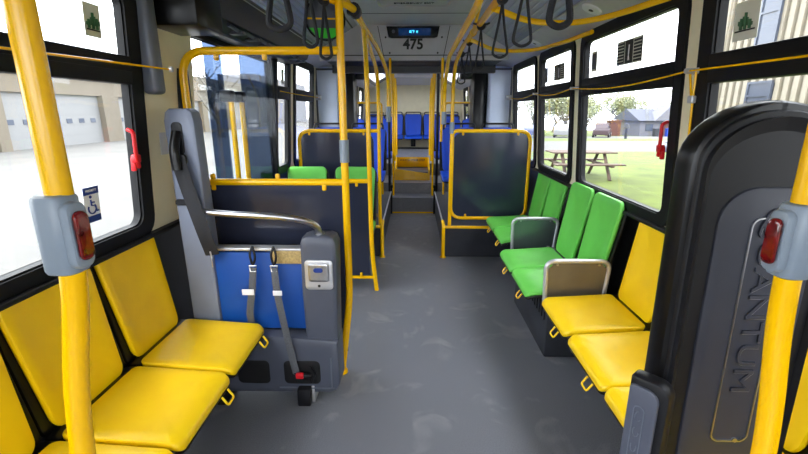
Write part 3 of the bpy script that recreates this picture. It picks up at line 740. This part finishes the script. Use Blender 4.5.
for y in (1.925, 3.285, 4.29):
    bm = BM(); cyl(bm, (1.215, y, 1.664), (1.16, y, 1.664), .011, 12); box(bm, 1.195, 1.215, y-.03, y+.03, 1.652, 1.676, .004); obj('cord_guide', bm, 'alu', c3)
bm = BM(); tube(bm, [(1.19, 1.9, 1.66), (1.19, 1.905, 1.55), (1.195, 1.915, 1.1)], .005, 8); tube(bm, [(1.19, 1.94, 1.66), (1.19, 1.915, 1.55)], .005, 8); obj('drop_cord', bm, 'ypole', c3)
bm = BM(); box(bm, 1.178, 1.2, 1.895, 1.925, 1.535, 1.565, .004); obj('cord_switch', bm, 'alu', c3)
bm = BM(); cyl(bm, (1.2, 5.4, 1.664), (1.14, 5.4, 1.664), .03, 16); obj('cord_guide', bm, 'alu', c3)
# red emergency handles
def red_handle(s, y, z, label):
    t = thing('emergency_handle', label, 'handle', (s*1.19, y, z))
    bm = BM(); x = s*1.165
    tube(bm, fillet([(s*1.19, y-.01, z+.085), (x, y-.01, z+.075), (x, y-.005, z-.02), (s*1.175, y+.02, z-.06), (s*1.18, y+.03, z-.075)], .02, 5), .008, 10, flat=(.009, .008, (0, 1, 0)))
    box(bm, *sorted((s*1.195, s*1.165)), y-.0, y+.03, z-.055, z-.02, .006); obj('lever', bm, 'red', t)
    bm = BM(); box(bm, *sorted((s*1.2, s*1.18)), y+.005, y+.022, z-.09, z-.03, .005); obj('latch', bm, 'red', t)
red_handle(-1, 1.80, 1.345, 'red window release lever on the left window frame')
red_handle(1, 2.08, 1.37, 'red window release lever on the right window frame')
# stickers on the glass
def sticker_sheet(s, y0, y1, z0, z1, m, name, parent, off=0):
    bm = BM(); x = s*(1.2205-off); box(bm, x-.0006, x+.0006, y0, y1, z0, z1)
    return obj(name, bm, m, parent, False)
def stf(s, yc, zc, off):   # frame for text/ink seen from inside
    return mframe((s*(1.2205-off), yc, zc), (0, 1 if s < 0 else -1, 0), (0, 0, 1))
wl = WL[0]
t = wl
sticker_sheet(-1, 1.545, 1.625, 1.09, 1.225, 'white', 'accessibility_sticker', t)
sticker_sheet(-1, 1.545, 1.625, 1.197, 1.225, 'dkblue', 'sticker_band', t, .001); sticker_sheet(-1, 1.545, 1.625, 1.09, 1.115, 'dkblue', 'sticker_band', t, .001)
bm = BM(); x = -1.218; cy, cz = 1.582, 1.143
tube(bm, [(x, cy+.0+.02*math.cos(a), cz+.02*math.sin(a)) for a in [math.radians(200+k*25) for k in range(-2, 9)]], .0028, 6)
tube(bm, [(x, cy-.004, cz+.034), (x, cy-.002, cz+.012), (x, cy+.016, cz+.01), (x, cy+.024, cz-.014), (x, cy+.032, cz-.012)], .003, 6)
tube(bm, [(x, cy-.003, cz+.024), (x, cy+.014, cz+.022)], .0028, 6); cyl(bm, (x-.001, cy-.004, cz+.045), (x+.001, cy-.004, cz+.045), .006, 12)
obj('wheelchair_symbol', bm, 'dkblue', t)
text('PRIORITY', .013, 'sticker_lettering', 'white', t, stf(-1, 1.585, 1.211, .0022), .0004)
def cactus_sticker(s, yc, zc, parent, w=.085, h=.115):
    sticker_sheet(s, yc-w/2, yc+w/2, zc-h/2, zc+h/2, 'sticker', 'cactus_sticker', parent)
    bm = BM(); x = s*1.218; f = 1
    for dy, hh in ((-.022, .03), (0, .055), (.02, .038)):
        z0 = zc-.03
        tube(bm, [(x, yc+dy, z0), (x, yc+dy, z0+hh)], .0055, 6)
        tube(bm, [(x, yc+dy, z0+hh*.4), (x, yc+dy+.011, z0+hh*.45), (x, yc+dy+.011, z0+hh*.8)], .003, 6)
        tube(bm, [(x, yc+dy, z0+hh*.3), (x, yc+dy-.01, z0+hh*.4), (x, yc+dy-.01, z0+hh*.7)], .003, 6)
    obj('cactus_drawing', bm, 'cactus', parent)
    bm = BM(); box(bm, x-.0008, x+.0008, yc-w*.4, yc+w*.4, zc-.036, zc-.031); obj('ground_line', bm, 'ink', parent, False)
cactus_sticker(-1, 1.70, 1.825, wl, .085, .115)
cactus_sticker(1, 1.695, 1.815, WR[1], .12, .13)
def notice(s, y0, y1, z0, z1, parent, k):
    """a printed notice: grey sheet with blocks of black lines"""
    n = 3; w = (y1-y0)/n
    sticker_sheet(s, y0, y1, z0, z1, 'sticker', 'notice_sticker', parent)
    bm = BM(); x = s*1.219
    for c in range(n):
        a = y0+c*w+.006; b = y0+(c+1)*w-.004
        if c == 1:
            box(bm, x-.0006, x+.0006, a, b, z0+.006, z1-.006)
        else:
            for r in range(7):
                zz = z0+.008+r*(z1-z0-.014)/7; box(bm, x-.0006, x+.0006, a, b, zz, zz+(z1-z0)*.085)
            box(bm, x-.0006, x+.0006, a, a+.006, z0+.006, z1-.006)
    obj('notice_print', bm, 'ink', parent, False)
    bm = BM(); x = s*1.2175; c0 = (y0+y1)/2
    tube(bm, [(x, c0-.008, z0+.02), (x, c0, z0+.05), (x, c0+.006, z0+.02)], .003, 6); tube(bm, [(x, c0, z0+.05), (x, c0-.004, z1-.03)], .004, 6); obj('notice_figure', bm, 'white', parent)
notice(1, 2.41, 2.70, 1.755, 1.885, WR[2], 0)
sticker_sheet(1, 2.98, 3.07, 1.755, 1.88, 'sticker', 'notice_sticker', WR[2]); 
bm = BM(); box(bm, 1.218, 1.219, 2.995, 3.055, 1.77, 1.865); obj('notice_print', bm, 'dgrey', WR[2], False)
notice(1, 3.60, 3.86, 1.75, 1.875, WR[3], 1)
sticker_sheet(1, 4.03, 4.10, 1.75, 1.875, 'dgrey', 'notice_sticker', WR[3])
notice(-1, 4.04, 4.12, 1.74, 1.87, WL[1], 1)

# ================================================================ WHEELCHAIR RESTRAINT (left)
t = thing('wheelchair_restraint', 'grey rear-facing wheelchair restraint with blue pad, steel rail and hanging belts', 'wheelchair restraint', (-.75, 2.05, 0))
# tall headboard
hb = [(-1.13, .06), (-.99, .06), (-.995, .70), (-1.008, 1.46), (-1.015, 1.50), (-1.035, 1.515), (-1.12, 1.515), (-1.14, 1.50), (-1.15, 1.46), (-1.14, .8)]
bm = BM(); pad(bm, hb, .09, .012, PY(2.1)); obj('headboard', bm, 'headg', t)
bm = BM(); pad(bm, rr(.05, .15, .02, cx=-1.09, cy=1.38), .008, .003, PY(2.012)); obj('belt_slot', bm, 'black', t)
bm = BM(); tube(bm, spline([(-1.09, 2.0, 1.41), (-1.09, 1.965, 1.33), (-1.085, 1.96, 1.24)], 6), .02, 12, flat=(.022, .02, (1, 0, 0))); obj('belt_tongue', bm, 'blackgl', t)
for a_ in ((.075, .05, .015, -1.085, 1.285, 1.99), (.075, .03, .012, -1.1, 1.08, 2.01)):
    bm = BM(); pad(bm, rr(a_[0], a_[1], a_[2], cx=a_[3], cy=a_[4]), .018, .006, PY(a_[5])); obj('belt_guide', bm, 'black', t)
bm = BM(); tube(bm, spline([(-1.085, 1.975, 1.28), (-1.04, 1.965, 1.1), (-1.0, 1.97, .92), (-.985, 1.99, .82)], 8), .01, 8, flat=(.035, .005, (1, 0, .1))); obj('shoulder_belt', bm, 'bweb', t)
bm = BM(); tube(bm, spline([(-.99, 1.98, .84), (-.98, 1.97, .8), (-.985, 1.98, .76)], 5), .004, 8); obj('belt_hook', bm, 'steel', t)
# blue pad with white-tan strip
bm = BM(); box(bm, -1.02, -.52, 2.03, 2.075, .40, .82, .008); obj('blue_pad', bm, 'pblue', t)
bm = BM(); box(bm, -1.02, -.52, 2.015, 2.08, .832, .846, .004); obj('edge_trim', bm, 'alu', t)
bm = BM(); box(bm, -.70, -.53, 2.018, 2.03, .765, .835, .002); obj('tan_strip', bm, 'tan', t)
# curved console
con = [(-.545, .20), (-.385, .20), (-.372, .875), (-.385, .905), (-.41, .915), (-.515, .915), (-.54, .905), (-.552, .875), (-.555, .6)]
bm = BM(); pad(bm, con, .13, .018, PY(2.12)); obj('console', bm, 'dgrey', t)
bm = BM(); pad(bm, rr(.138, .155, .018, cx=-.462, cy=.72), .012, .004, PY(1.99)); lt = obj('latch_plate', bm, 'alu', t)
bm = BM(); pad(bm, rr(.10, .095, .014, cx=-.462, cy=.735), .012, .005, PY(1.980)); obj('latch_paddle', bm, 'steel', lt)
bm = BM(); pad(bm, rr(.046, .024, .0115, cx=-.462, cy=.75), .003, .001, PY(1.968)); obj('blue_oval', bm, 'dkblue', lt)
bm = BM(); cyl(bm, (-.462, 1.979, .665), (-.462, 1.974, .665), .007, 12); obj('key_lock', bm, 'ink', lt)
# base
bas = [(-1.13, .055), (-.43, .055), (-.40, .07), (-.378, .11), (-.38, .36), (-1.13, .42)]
bm = BM(); pad(bm, bas, .16, .018, PY(2.13)); bs = obj('base_housing', bm, 'dgrey', t)
for w_, x_ in ((.19, -.575), (.17, -.83)):
    bm = BM(); pad(bm, rr(w_, .135, .026, cx=x_, cy=.18), .004, .0015, PY(1.972)); obj('recess', bm, 'ink', bs)
bm = BM(); box(bm, -.70, -.41, 1.964, 1.97, .085, .092); box(bm, -.425, -.418, 1.964, 1.97, .085, .27); obj('recess_edge', bm, 'grey', bs, False)
bm = BM(); tube(bm, [(-.61, 1.955, .19), (-.57, 1.945, .178), (-.53, 1.955, .17)], .012, 10); tube(bm, [(-.525, 1.955, .13), (-.505, 1.955, .18), (-.525, 1.955, .22)], .006, 8); obj('ratchet', bm, 'black', t)
bm = BM(); box(bm, -.60, -.56, 1.93, 1.95, .165, .195, .005); obj('red_release', bm, 'red', t)
for a_, b_ in ((-.60, -.53), (-1.08, -.98)):
    bm = BM(); box(bm, a_, b_, 1.93, 2.08, 0, .1, .008); obj('foot', bm, 'black', t)
bm = BM(); box(bm, -.53, -.515, 1.965, 2.08, .0, .1, .003); obj('foot_plate', bm, 'alu', t)
# steel rail
bm = BM(); tube(bm, spline([(-1.02, 2.0, 1.035), (-.85, 1.95, 1.035), (-.62, 1.94, 1.025), (-.52, 1.97, 1.0), (-.468, 2.02, .955), (-.460, 2.04, .89)], 8), .0155, 14); obj('steel_handrail', bm, 'steel', t)
bm = BM(); cyl(bm, (-.460, 2.04, .91), (-.460, 2.04, .925), .024, 16); obj('rail_collar', bm, 'steel', t)
# belts
def belt(pts, w, nm, m, n=8): 
    bm = BM(); tube(bm, spline(pts, n), .01, 8, flat=(w, .0022, (1, 0, 0))); return obj(nm, bm, m, t)
for x in (-.79, -.685):
    bm = BM(); tube(bm, spline([(x, 2.01, .86), (x-.012, 1.995, .82), (x, 1.99, .77), (x+.014, 1.99, .81), (x+.003, 2.0, .86)], 5), .006, 8); obj('belt_loop', bm, 'black', t)
    bm = BM(); tube(bm, [(x-.017, 1.988, .765), (x+.017, 1.988, .765), (x+.014, 1.988, .735), (x-.014, 1.988, .735), (x-.017, 1.988, .765)], .004, 8); obj('belt_hook', bm, 'steel', t)
belt([(-.79, 1.99, .755), (-.80, 1.98, .65), (-.825, 1.985, .52), (-.83, 2.0, .45)], .018, 'floor_belt', 'web')
belt([(-.685, 1.99, .755), (-.67, 1.965, .62), (-.635, 1.95, .40), (-.60, 1.945, .19)], .018, 'floor_belt', 'web')
bm = BM(); box(bm, -.85, -.79, 1.97, 1.975, .615, .645, .001); box(bm, -.69, -.645, 1.955, 1.96, .62, .645, .001); obj('belt_tag', bm, 'white', t)

# ================================================================ RESTRAINT BOARD (right)
t = thing('restraint_board', 'tall black padded restraint board with embossed QUANTUM lettering', 'wheelchair restraint', (.8, 1.05, 0))
def dome(x0, x1, z0, z1, r, n=10):
    out = [(x0, z0), (x1, z0)]
    for k in range(n+1):
        a = PI/2*k/n; out.append((x1-r+r*math.cos(a), z1-r*.75+r*.75*math.sin(a)))
    for k in range(n+1):
        a = PI/2+PI/2*k/n; out.append((x0+r+r*math.cos(a), z1-r*.75+r*.75*math.sin(a)))
    return out
def arc_outline(x0, x1, z0, z1, r, n=10, side=5):
    o = dome(x0, x1, z0, z1, r, n)
    for k in range(1, side): o.append((x0, z1-r*.75-(z1-r*.75-z0)*k/side))
    o2 = [(x0, z0), (x1, z0)]+[(x1, z0+(z1-r*.75-z0)*k/side) for k in range(1, side)]+o[2:]
    return o2
bm = BM(); pad(bm, arc_outline(.632, 1.0, .02, 1.525, .19), .075, .02, PY(1.055)); obj('padded_shell', bm, 'blackgl', t)
bm = BM(); pad(bm, arc_outline(.648, .98, .12, 1.505, .16), .025, .012, PY(.995)); obj('inner_lip', bm, 'black', t)
fr = lambda u, v, w: V(u, .985-w, v)
o1, o2 = arc_outline(.655, .97, .15, 1.49, .16), arc_outline(.69, .955, .30, 1.43, .14)
bm = BM(); L = [[bm.verts.new(V(u, y, v)) for u, v in o] for o, y in ((o1, .975), (o1, .955), (o2, .985))]
n_ = len(o1)
for a, b in zip(L, L[1:]):
    for k in range(n_): bm.faces.new((a[k], a[(k+1) % n_], b[(k+1) % n_], b[k]))
bm.faces.new(L[-1]); obj('moulded_face', bm, 'black', t)
bm = BM(); pad(bm, rr(.235, .74, (.03, .085, .085, .03), 8, cx=.822, cy=.965), .022, .008, PY(.985)); ip = obj('grey_inset', bm, 'inset', t)
bm = BM(); framebar(bm, rr(.095, .6, .022, 6, cx=.828, cy=.965), rr(.089, .594, .02, 6, cx=.828, cy=.965), PY(.963), 0, .004); obj('inset_line', bm, 'steel', ip)
text('QUANTUM', .068, 'lettering', 'inset', ip, mframe((.828, .960, 1.05), (0, 0, -1), (1, 0, 0)), .002, width=1.4)
bm = BM(); cyl(bm, (.845, .965, .67), (.845, .958, .67), .006, 10); obj('screw', bm, 'steel', ip)
text('QUANTUM', .068, 'lettering_edge', 'steel', ip, mframe((.8293, .9608, 1.0485), (0, 0, -1), (1, 0, 0)), .0015, width=1.4)
for me in {o.data for o in COL.objects if o.type == 'MESH' and (o.parent == t or o.parent == ip)}:
    for v in me.vertices: v.co.y += (v.co.z-.63)*.02
t = thing('folding_restraint', 'small grey and black swing arm with an embossed emblem at the bottom right', 'restraint arm', (.60, .95, .4))
ang = math.radians(48)
def ap(u, v, w): return V(.622, .965, 0)+V(math.cos(ang), -math.sin(ang), 0)*u+V(0, 0, v)+V(-math.sin(ang), -math.cos(ang), 0)*w
bm = BM(); pad(bm, rr(.095, .55, (.02, .035, .012, .02), 6, cx=.0, cy=.585), .05, .012, ap); obj('arm_body', bm, 'black', t)
bm = BM(); pad(bm, rr(.07, .52, (.015, .03, .01, .015), 6, cx=-.008, cy=.58), .014, .006, lambda u, v, w: ap(u, v, w+.046)); af = obj('grey_face', bm, 'dgrey', t)
bm = BM(); framebar(bm, rr(.027, .26, .013, 6, cx=-.012, cy=.66), rr(.022, .255, .011, 6, cx=-.012, cy=.66), lambda u, v, w: ap(u, v, w+.06), 0, .002)
for k in range(4):
    z0 = .76-k*.045
    tube(bm, [ap(-.012+.007*math.cos(a), z0+.014*math.sin(a), .061) for a in [2*PI*j/12 for j in range(3+k, 12+k)]], .0015, 6)
obj('embossed_emblem', bm, 'grey', af)
bm = BM(); box(bm, .59, .64, .99, 1.02, .42, .5, .01); obj('pivot', bm, 'black', t)

# ================================================================ OUTSIDE
def gz(y): return -.35 if y < 16 else -.35-(y-16)*.0303
bm = BM(); box(bm, -60, 1.9, -30, 120, -.6, -.37); o = struct('ground', bm, 'asphalt')
bm = BM(); box(bm, 1.9, 30, -30, 3, -.6, -.37); o = struct('ground', bm, 'asphalt')
def patch(m, y0, y1, x0=1.9, x1=120):
    bm = BM(); ys = [y0]+([16] if y0 < 16 < y1 else [])+[y1]
    L = [[bm.verts.new((x, y, gz(y)+dz)) for y in ys] for x, dz in ((x0, 0), (x1, 0), (x1, -.3), (x0, -.3))]
    for a in range(4):
        for k in range(len(ys)-1): bm.faces.new((L[a][k], L[a][k+1], L[(a+1) % 4][k+1], L[(a+1) % 4][k]))
    for k in (0, -1): bm.faces.new([l[k] for l in L])
    return struct('ground', bm, m)
patch('grass', 3, 24); patch('road', 24, 40); patch('grass', 40, 49); patch('road', 49, 59); patch('grass', 59, 150)
# left industrial building
t = thing('depot_building', 'long beige depot building with white sectional doors seen through the left windows', 'building', (-22, 25, -.35))
XF = -19.7
bm = BM(); box(bm, -30, XF, 6, 60, 2.45, 4.6); 
edges = [(6, 6.6), (13.2, 14.0), (20.3, 20.9), (27.8, 29.3), (34.5, 35.5), (41, 42), (47, 60)]
for a, b in edges: box(bm, -30, XF+.15, a, b, -.37, 2.5)
box(bm, XF, XF+.1, 6, 60, 3.35, 3.45)
obj('wall', bm, 'facade', t, False)
doors = [(6.6, 13.2), (14, 20.3), (20.9, 27.8), (29.3, 34.5), (35.5, 41), (42, 47)]
for a, b in doors:
    bm = BM(); box(bm, XF-.3, XF-.2, a, b, -.37, 2.46)
    for k in range(1, 5): box(bm, XF-.2, XF-.19, a, b, -.37+k*.565, -.35+k*.565)
    d = obj('sectional_door', bm, 'gdoor', t, False)
    nn = int((b-a)/.95)
    for k in range(nn):
        y = a+.3+k*.95
        bm = BM(); box(bm, XF-.19, XF-.17, y, y+.42, .86, 1.12, .02); obj('door_window', bm, 'dwin', d, False)
bm = BM(); box(bm, -27, XF-2, 62, 90, -.37, 6.5); tag(obj('far_building', bm, 'siding'), 'pale far building beyond the depot', 'building')

# trees
def make_tree(seed, H, leaves, spread, low=.2):
    rnd = random.Random(seed); tips = []
    bm = BM()
    def br(p, d, L, r, lev):
        pts = [p]; q = p.copy(); dd = d.copy()
        for k in range(3):
            dd = (dd+V(rnd.uniform(-.2, .2), rnd.uniform(-.2, .2), rnd.uniform(-.05, .15))).normalized(); q = q+dd*L/3; pts.append(q.copy())
        for i in range(3):
            cyl(bm, pts[i], pts[i+1], r*(1-.22*i), 5 if lev < 2 else 3, r*(1-.22*(i+1)))
        if lev >= 4: tips.append(pts[-1]); tips.append(pts[-2]); return
        for k in range(rnd.choice((2, 3)) if lev else 4):
            a = rnd.uniform(0, 2*PI); e = (dd*rnd.uniform(.5, 1.0)+V(math.cos(a), math.sin(a), rnd.uniform(-.1, .4))*spread).normalized()
            br(pts[-1] if k < 2 else pts[-2], e, L*rnd.uniform(.72, .95), r*.6, lev+1)
    br(V(0, 0, 0), V(0, 0, 1), H*low, H*.03, 0)
    lm = BM()
    for tp in tips:
        for k in range(leaves):
            c = tp+V(rnd.gauss(0, .75), rnd.gauss(0, .75), rnd.gauss(0, .6)-.4); n1 = V(rnd.uniform(-1, 1), rnd.uniform(-1, 1), rnd.uniform(-1, 1)).normalized(); n2 = n1.orthogonal().normalized()*.14; n3 = n1.cross(n2).normalized()*.1
            f = [lm.verts.new(c+n2), lm.verts.new(c+n3), lm.verts.new(c-n2), lm.verts.new(c-n3)]; lm.faces.new(f)
    return bm, lm
def tree(seed, H, leaves, spread, loc, label, leafm='leaf'):
    t = thing('tree', label, 'tree', loc, group=None)
    a, b = make_tree(seed, H, leaves, spread)
    bmesh.ops.translate(a, verts=a.verts, vec=Vector(loc)); bmesh.ops.translate(b, verts=b.verts, vec=Vector(loc))
    obj('trunk', a, 'bark', t, False)
    if leaves: 
        o = obj('foliage', b, leafm, t, False); 
    return t
tp = [tree(1, 10, 16, .85, (25, 66, gz(66)), 'leafy tree behind the maroon car'), tree(5, 11, 26, .9, (44, 74, gz(74)), 'leafy pale green tree above the house roof'), tree(9, 11, 9, .8, (17, 64, gz(64)), 'nearly bare tree above the white car')]
spots = [(21, 62, 0, 'right behind the gap between the two darker cars'), (26.5, 76, 2, 'with thin leaves, behind the red-brown structure'), (10, 70, 0, 'at the far left of the tree line'), (33, 72, 1, 'behind the pale house, left side'), (53, 66, 1, 'at the right end of the house, tall and leafy'), (40, 84, 1, 'directly behind the house ridge'), (29, 92, 2, 'far behind the red-brown structure'), (20, 76, 2, 'between the white and maroon cars'), (70, 70, 1, 'at the right end of the tree line, seen past the pillar'), (56, 88, 0, 'far behind the house, right of the roof'), (13, 84, 2, 'most distant, left of the cars'), (34, 28, 1, 'standing left of the ribbed building'), (37, 96, 0, 'farthest away, past the house ridge')]
for x, y, k, w in spots:
    dup(tp[k], (x, y, gz(y)), x*1.3, 'tree %s' % w)
tree(21, 9, 0, .8, (-14.5, 33, -.37), 'bare tree on the lot seen through the rear door')
# house and shed
g0 = gz(62)
t = thing('house', 'pale single-storey house with grey roof beyond the road', 'house', (36, 62, g0))
bm = BM(); box(bm, 30.5, 44, 60, 67, g0-.3, .4); obj('wall', bm, 'siding', t, False)
bm = BM(); slab(bm, [(59.4, .35), (67.6, .35), (63.5, 1.9)], lambda u, v, w: V(w, u, v), 30, 44.5); obj('roof', bm, 'roof', t, False)
bm = BM(); slab(bm, [(32, .35), (36, .35), (34, 2.4)], PY(59.3), 0, -3); obj('gable', bm, 'siding', t, False)
for a, b, c, d, m in ((31.2, 32.2, -1, -.1, 'dwin'), (33.2, 34.4, -1.7, 0, 'brick'), (35.6, 37, -1, -.1, 'dwin'), (38.4, 40, -1.7, 0, 'brick'), (41, 42.4, -1, -.1, 'dwin')):
    bm = BM(); box(bm, a, b, 59.93, 60, c, d); obj('house_window' if m == 'dwin' else 'house_door', bm, m, t, False)
bm = BM(); box(bm, 27.0, 28.4, 61, 62.4, g0-.2, .2); box(bm, 26.9, 28.5, 60.9, 62.5, .2, .4); tag(obj('shed', bm, 'brick'), 'small red-brown structure between cars and house', 'shed')
# cars
def car(loc, rz, m, label, L=4.6, H=1.5, suv=False):
    t = thing('car', label, 'car', loc, rz)
    X = MW[t]
    def pl(u, v, w): return X @ V(u, w, v)
    hl = L/2
    body = [(-hl, .35), (hl, .35), (hl, .75), (hl-.1, .9), (hl-1.0, 1.0), (-hl+.15, 1.05), (-hl, .9)]
    top = [(hl-1.35, 1.0), (hl-1.9, H-.03), (-hl+1.1, H), (-hl+.35, 1.04)] if not suv else [(hl-1.2, .98), (hl-1.75, H-.03), (-hl+.6, H), (-hl+.2, 1.04)]
    bm = BM(); slab(bm, body, pl, -.88, .88); slab(bm, top, pl, -.72, .72); bmesh.ops.bevel(bm, geom=list(bm.edges), offset=.06, segments=2, affect='EDGES'); obj('body', bm, m, t)
    bm = BM()
    g = [(top[0][0]-.12, 1.03), (top[1][0]-.02, H-.12), (top[2][0]+.12, H-.12), (top[3][0]+.22, 1.06)]
    slab(bm, g, pl, -.735, .735); obj('window_glass', bm, 'dwin', t, False)
    for x in (hl-.85, -hl+.85):
        for y in (-.84, .84):
            bm = BM(); cyl(bm, X @ V(x, y-.1, .33), X @ V(x, y+.1, .33), .33, 20); w = obj('wheel', bm, 'rubber', t)
            bm = BM(); cyl(bm, X @ V(x, y-.11, .33), X @ V(x, y+.11, .33), .19, 12); obj('hubcap', bm, 'alu', w)
    return t
car((18.2, 54, gz(54)), 1.2, 'cwhite', 'white car parked beyond the lawn, seen through the narrow window', 4.7, 1.55)
car((14.6, 55, gz(55)), 1.2, 'cblue', 'grey-blue car parked left of the white car')
car((23.2, 54.5, gz(54.5)), 1.1, 'cdark', 'maroon SUV parked right of the white car', 4.8, 1.75, True)
# picnic table
t = thing('picnic_table', 'weathered wooden picnic table on the grass outside the right windows', 'picnic table', (4.85, 12.7, -.35))
X0, X1, yc = 3.95, 5.75, 12.7
bm = BM()
for k in range(5): box(bm, X0, X1, yc-.4+k*.165, yc-.25+k*.165, .36, .40, .008)
obj('tabletop', bm, 'wood', t)
for s in (-1, 1):
    bm = BM()
    for k in range(2): box(bm, X0-.05, X1+.05, yc+s*.72-.14+k*.15, yc+s*.72+k*.15, .07, .11, .008)
    obj('bench', bm, 'wood', t)
for x in (X0+.3, X1-.3):
    bm = BM(); box(bm, x-.04, x+.04, yc-.85, yc+.85, .02, .08)
    for s in (-1, 1): tube(bm, [(x, yc+s*.75, -.35), (x, yc+s*.2, .36)], .05, 4)
    obj('leg_frame', bm, 'wood', t, False)
z0 = gz(23.5)
bm = BM(); box(bm, 13.5, 14.5, 23.2, 23.8, z0, z0+.5, .05); box(bm, 13.45, 14.55, 23.15, 23.85, z0+.5, z0+.57, .03); tag(obj('utility_box', bm, 'cblue'), 'low grey-blue utility box at the edge of the lawn', 'utility box')
z0 = gz(48)
bm = BM(); cyl(bm, (23.0, 48, z0), (23.0, 48, z0+1.1), .14, 10); cyl(bm, (23.0, 48, z0+1.1), (23.0, 48, z0+1.6), .3, 10, .15); tag(obj('bollard', bm, 'ink'), 'dark post standing on the lawn strip before the house', 'post')
for x, m, l in ((33.2, 'dkblue', 'blue bin in front of the pale house'), (34.2, 'dkblue', 'blue bin right of the other bin before the house'), (31.6, 'ink', 'dark bin in front of the pale house')):
    z0 = gz(58); bm = BM(); slab(bm, rr(.6, .6, .08, 3, x, 58), PZ(z0), 0, .95); box(bm, x-.33, x+.33, 57.67, 58.33, z0+.95, z0+1.03, .02); tag(obj('wheeled_bin', bm, m), l, 'bin')
# ribbed building on the right
t = thing('ribbed_building', 'cream ribbed building with dark windows outside the front right window', 'building', (12, 9, -.35))
bm = BM(); box(bm, 9.05, 16, -6, 13.6, -.35, 7.5)
y = -6
while y < 13.5:
    box(bm, 8.97, 9.06, y, y+.14, -.35, 7.5); y += .27
box(bm, 8.93, 16.05, 13.5, 13.75, -.35, 7.5)
obj('wall', bm, 'ribbed', t, False)
for a, b, c, d in ((11.7, 12.25, 3.1, 4.7), (11.5, 12.2, 1.55, 2.2), (6.5, 7.5, 3.1, 4.7), (6.5, 7.5, .5, 2.3)):
    bm = BM(); box(bm, 8.93, 9.08, a, b, c, d); w = obj('facade_window', bm, 'dwin', t, False)
    bm = BM(); box(bm, 8.90, 8.96, a-.06, a, c-.06, d+.06); box(bm, 8.90, 8.96, b, b+.06, c-.06, d+.06); box(bm, 8.90, 8.96, a, b, c-.06, c); box(bm, 8.90, 8.96, a, b, d, d+.06); box(bm, 8.90, 8.96, a, b, (c+d)/2, (c+d)/2+.05); obj('window_surround', bm, 'dwin', w, False)

# the side walls lean in a little towards the roof: windows, frames and what is fixed to them follow
for o in list(bpy.data.objects):
    if o.parent is None and (o.name.startswith(('window_', 'pull_cord', 'emergency_handle')) or (o.get('kind') == 'structure' and any(c.name.startswith(('upper_panel', 'conduit')) for c in o.children))):
        if abs(o.location.x) < .9: continue
        sg = 1 if o.location.x > 0 else -1
        seen = set()
        for c in o.children_recursive:
            if c.type != 'MESH' or c.data in seen: continue
            seen.add(c.data)
            for v in c.data.vertices:
                z = v.co.z + MW[c].translation.z
                if z > .9: v.co.x += sg*(1.25-z)*.065
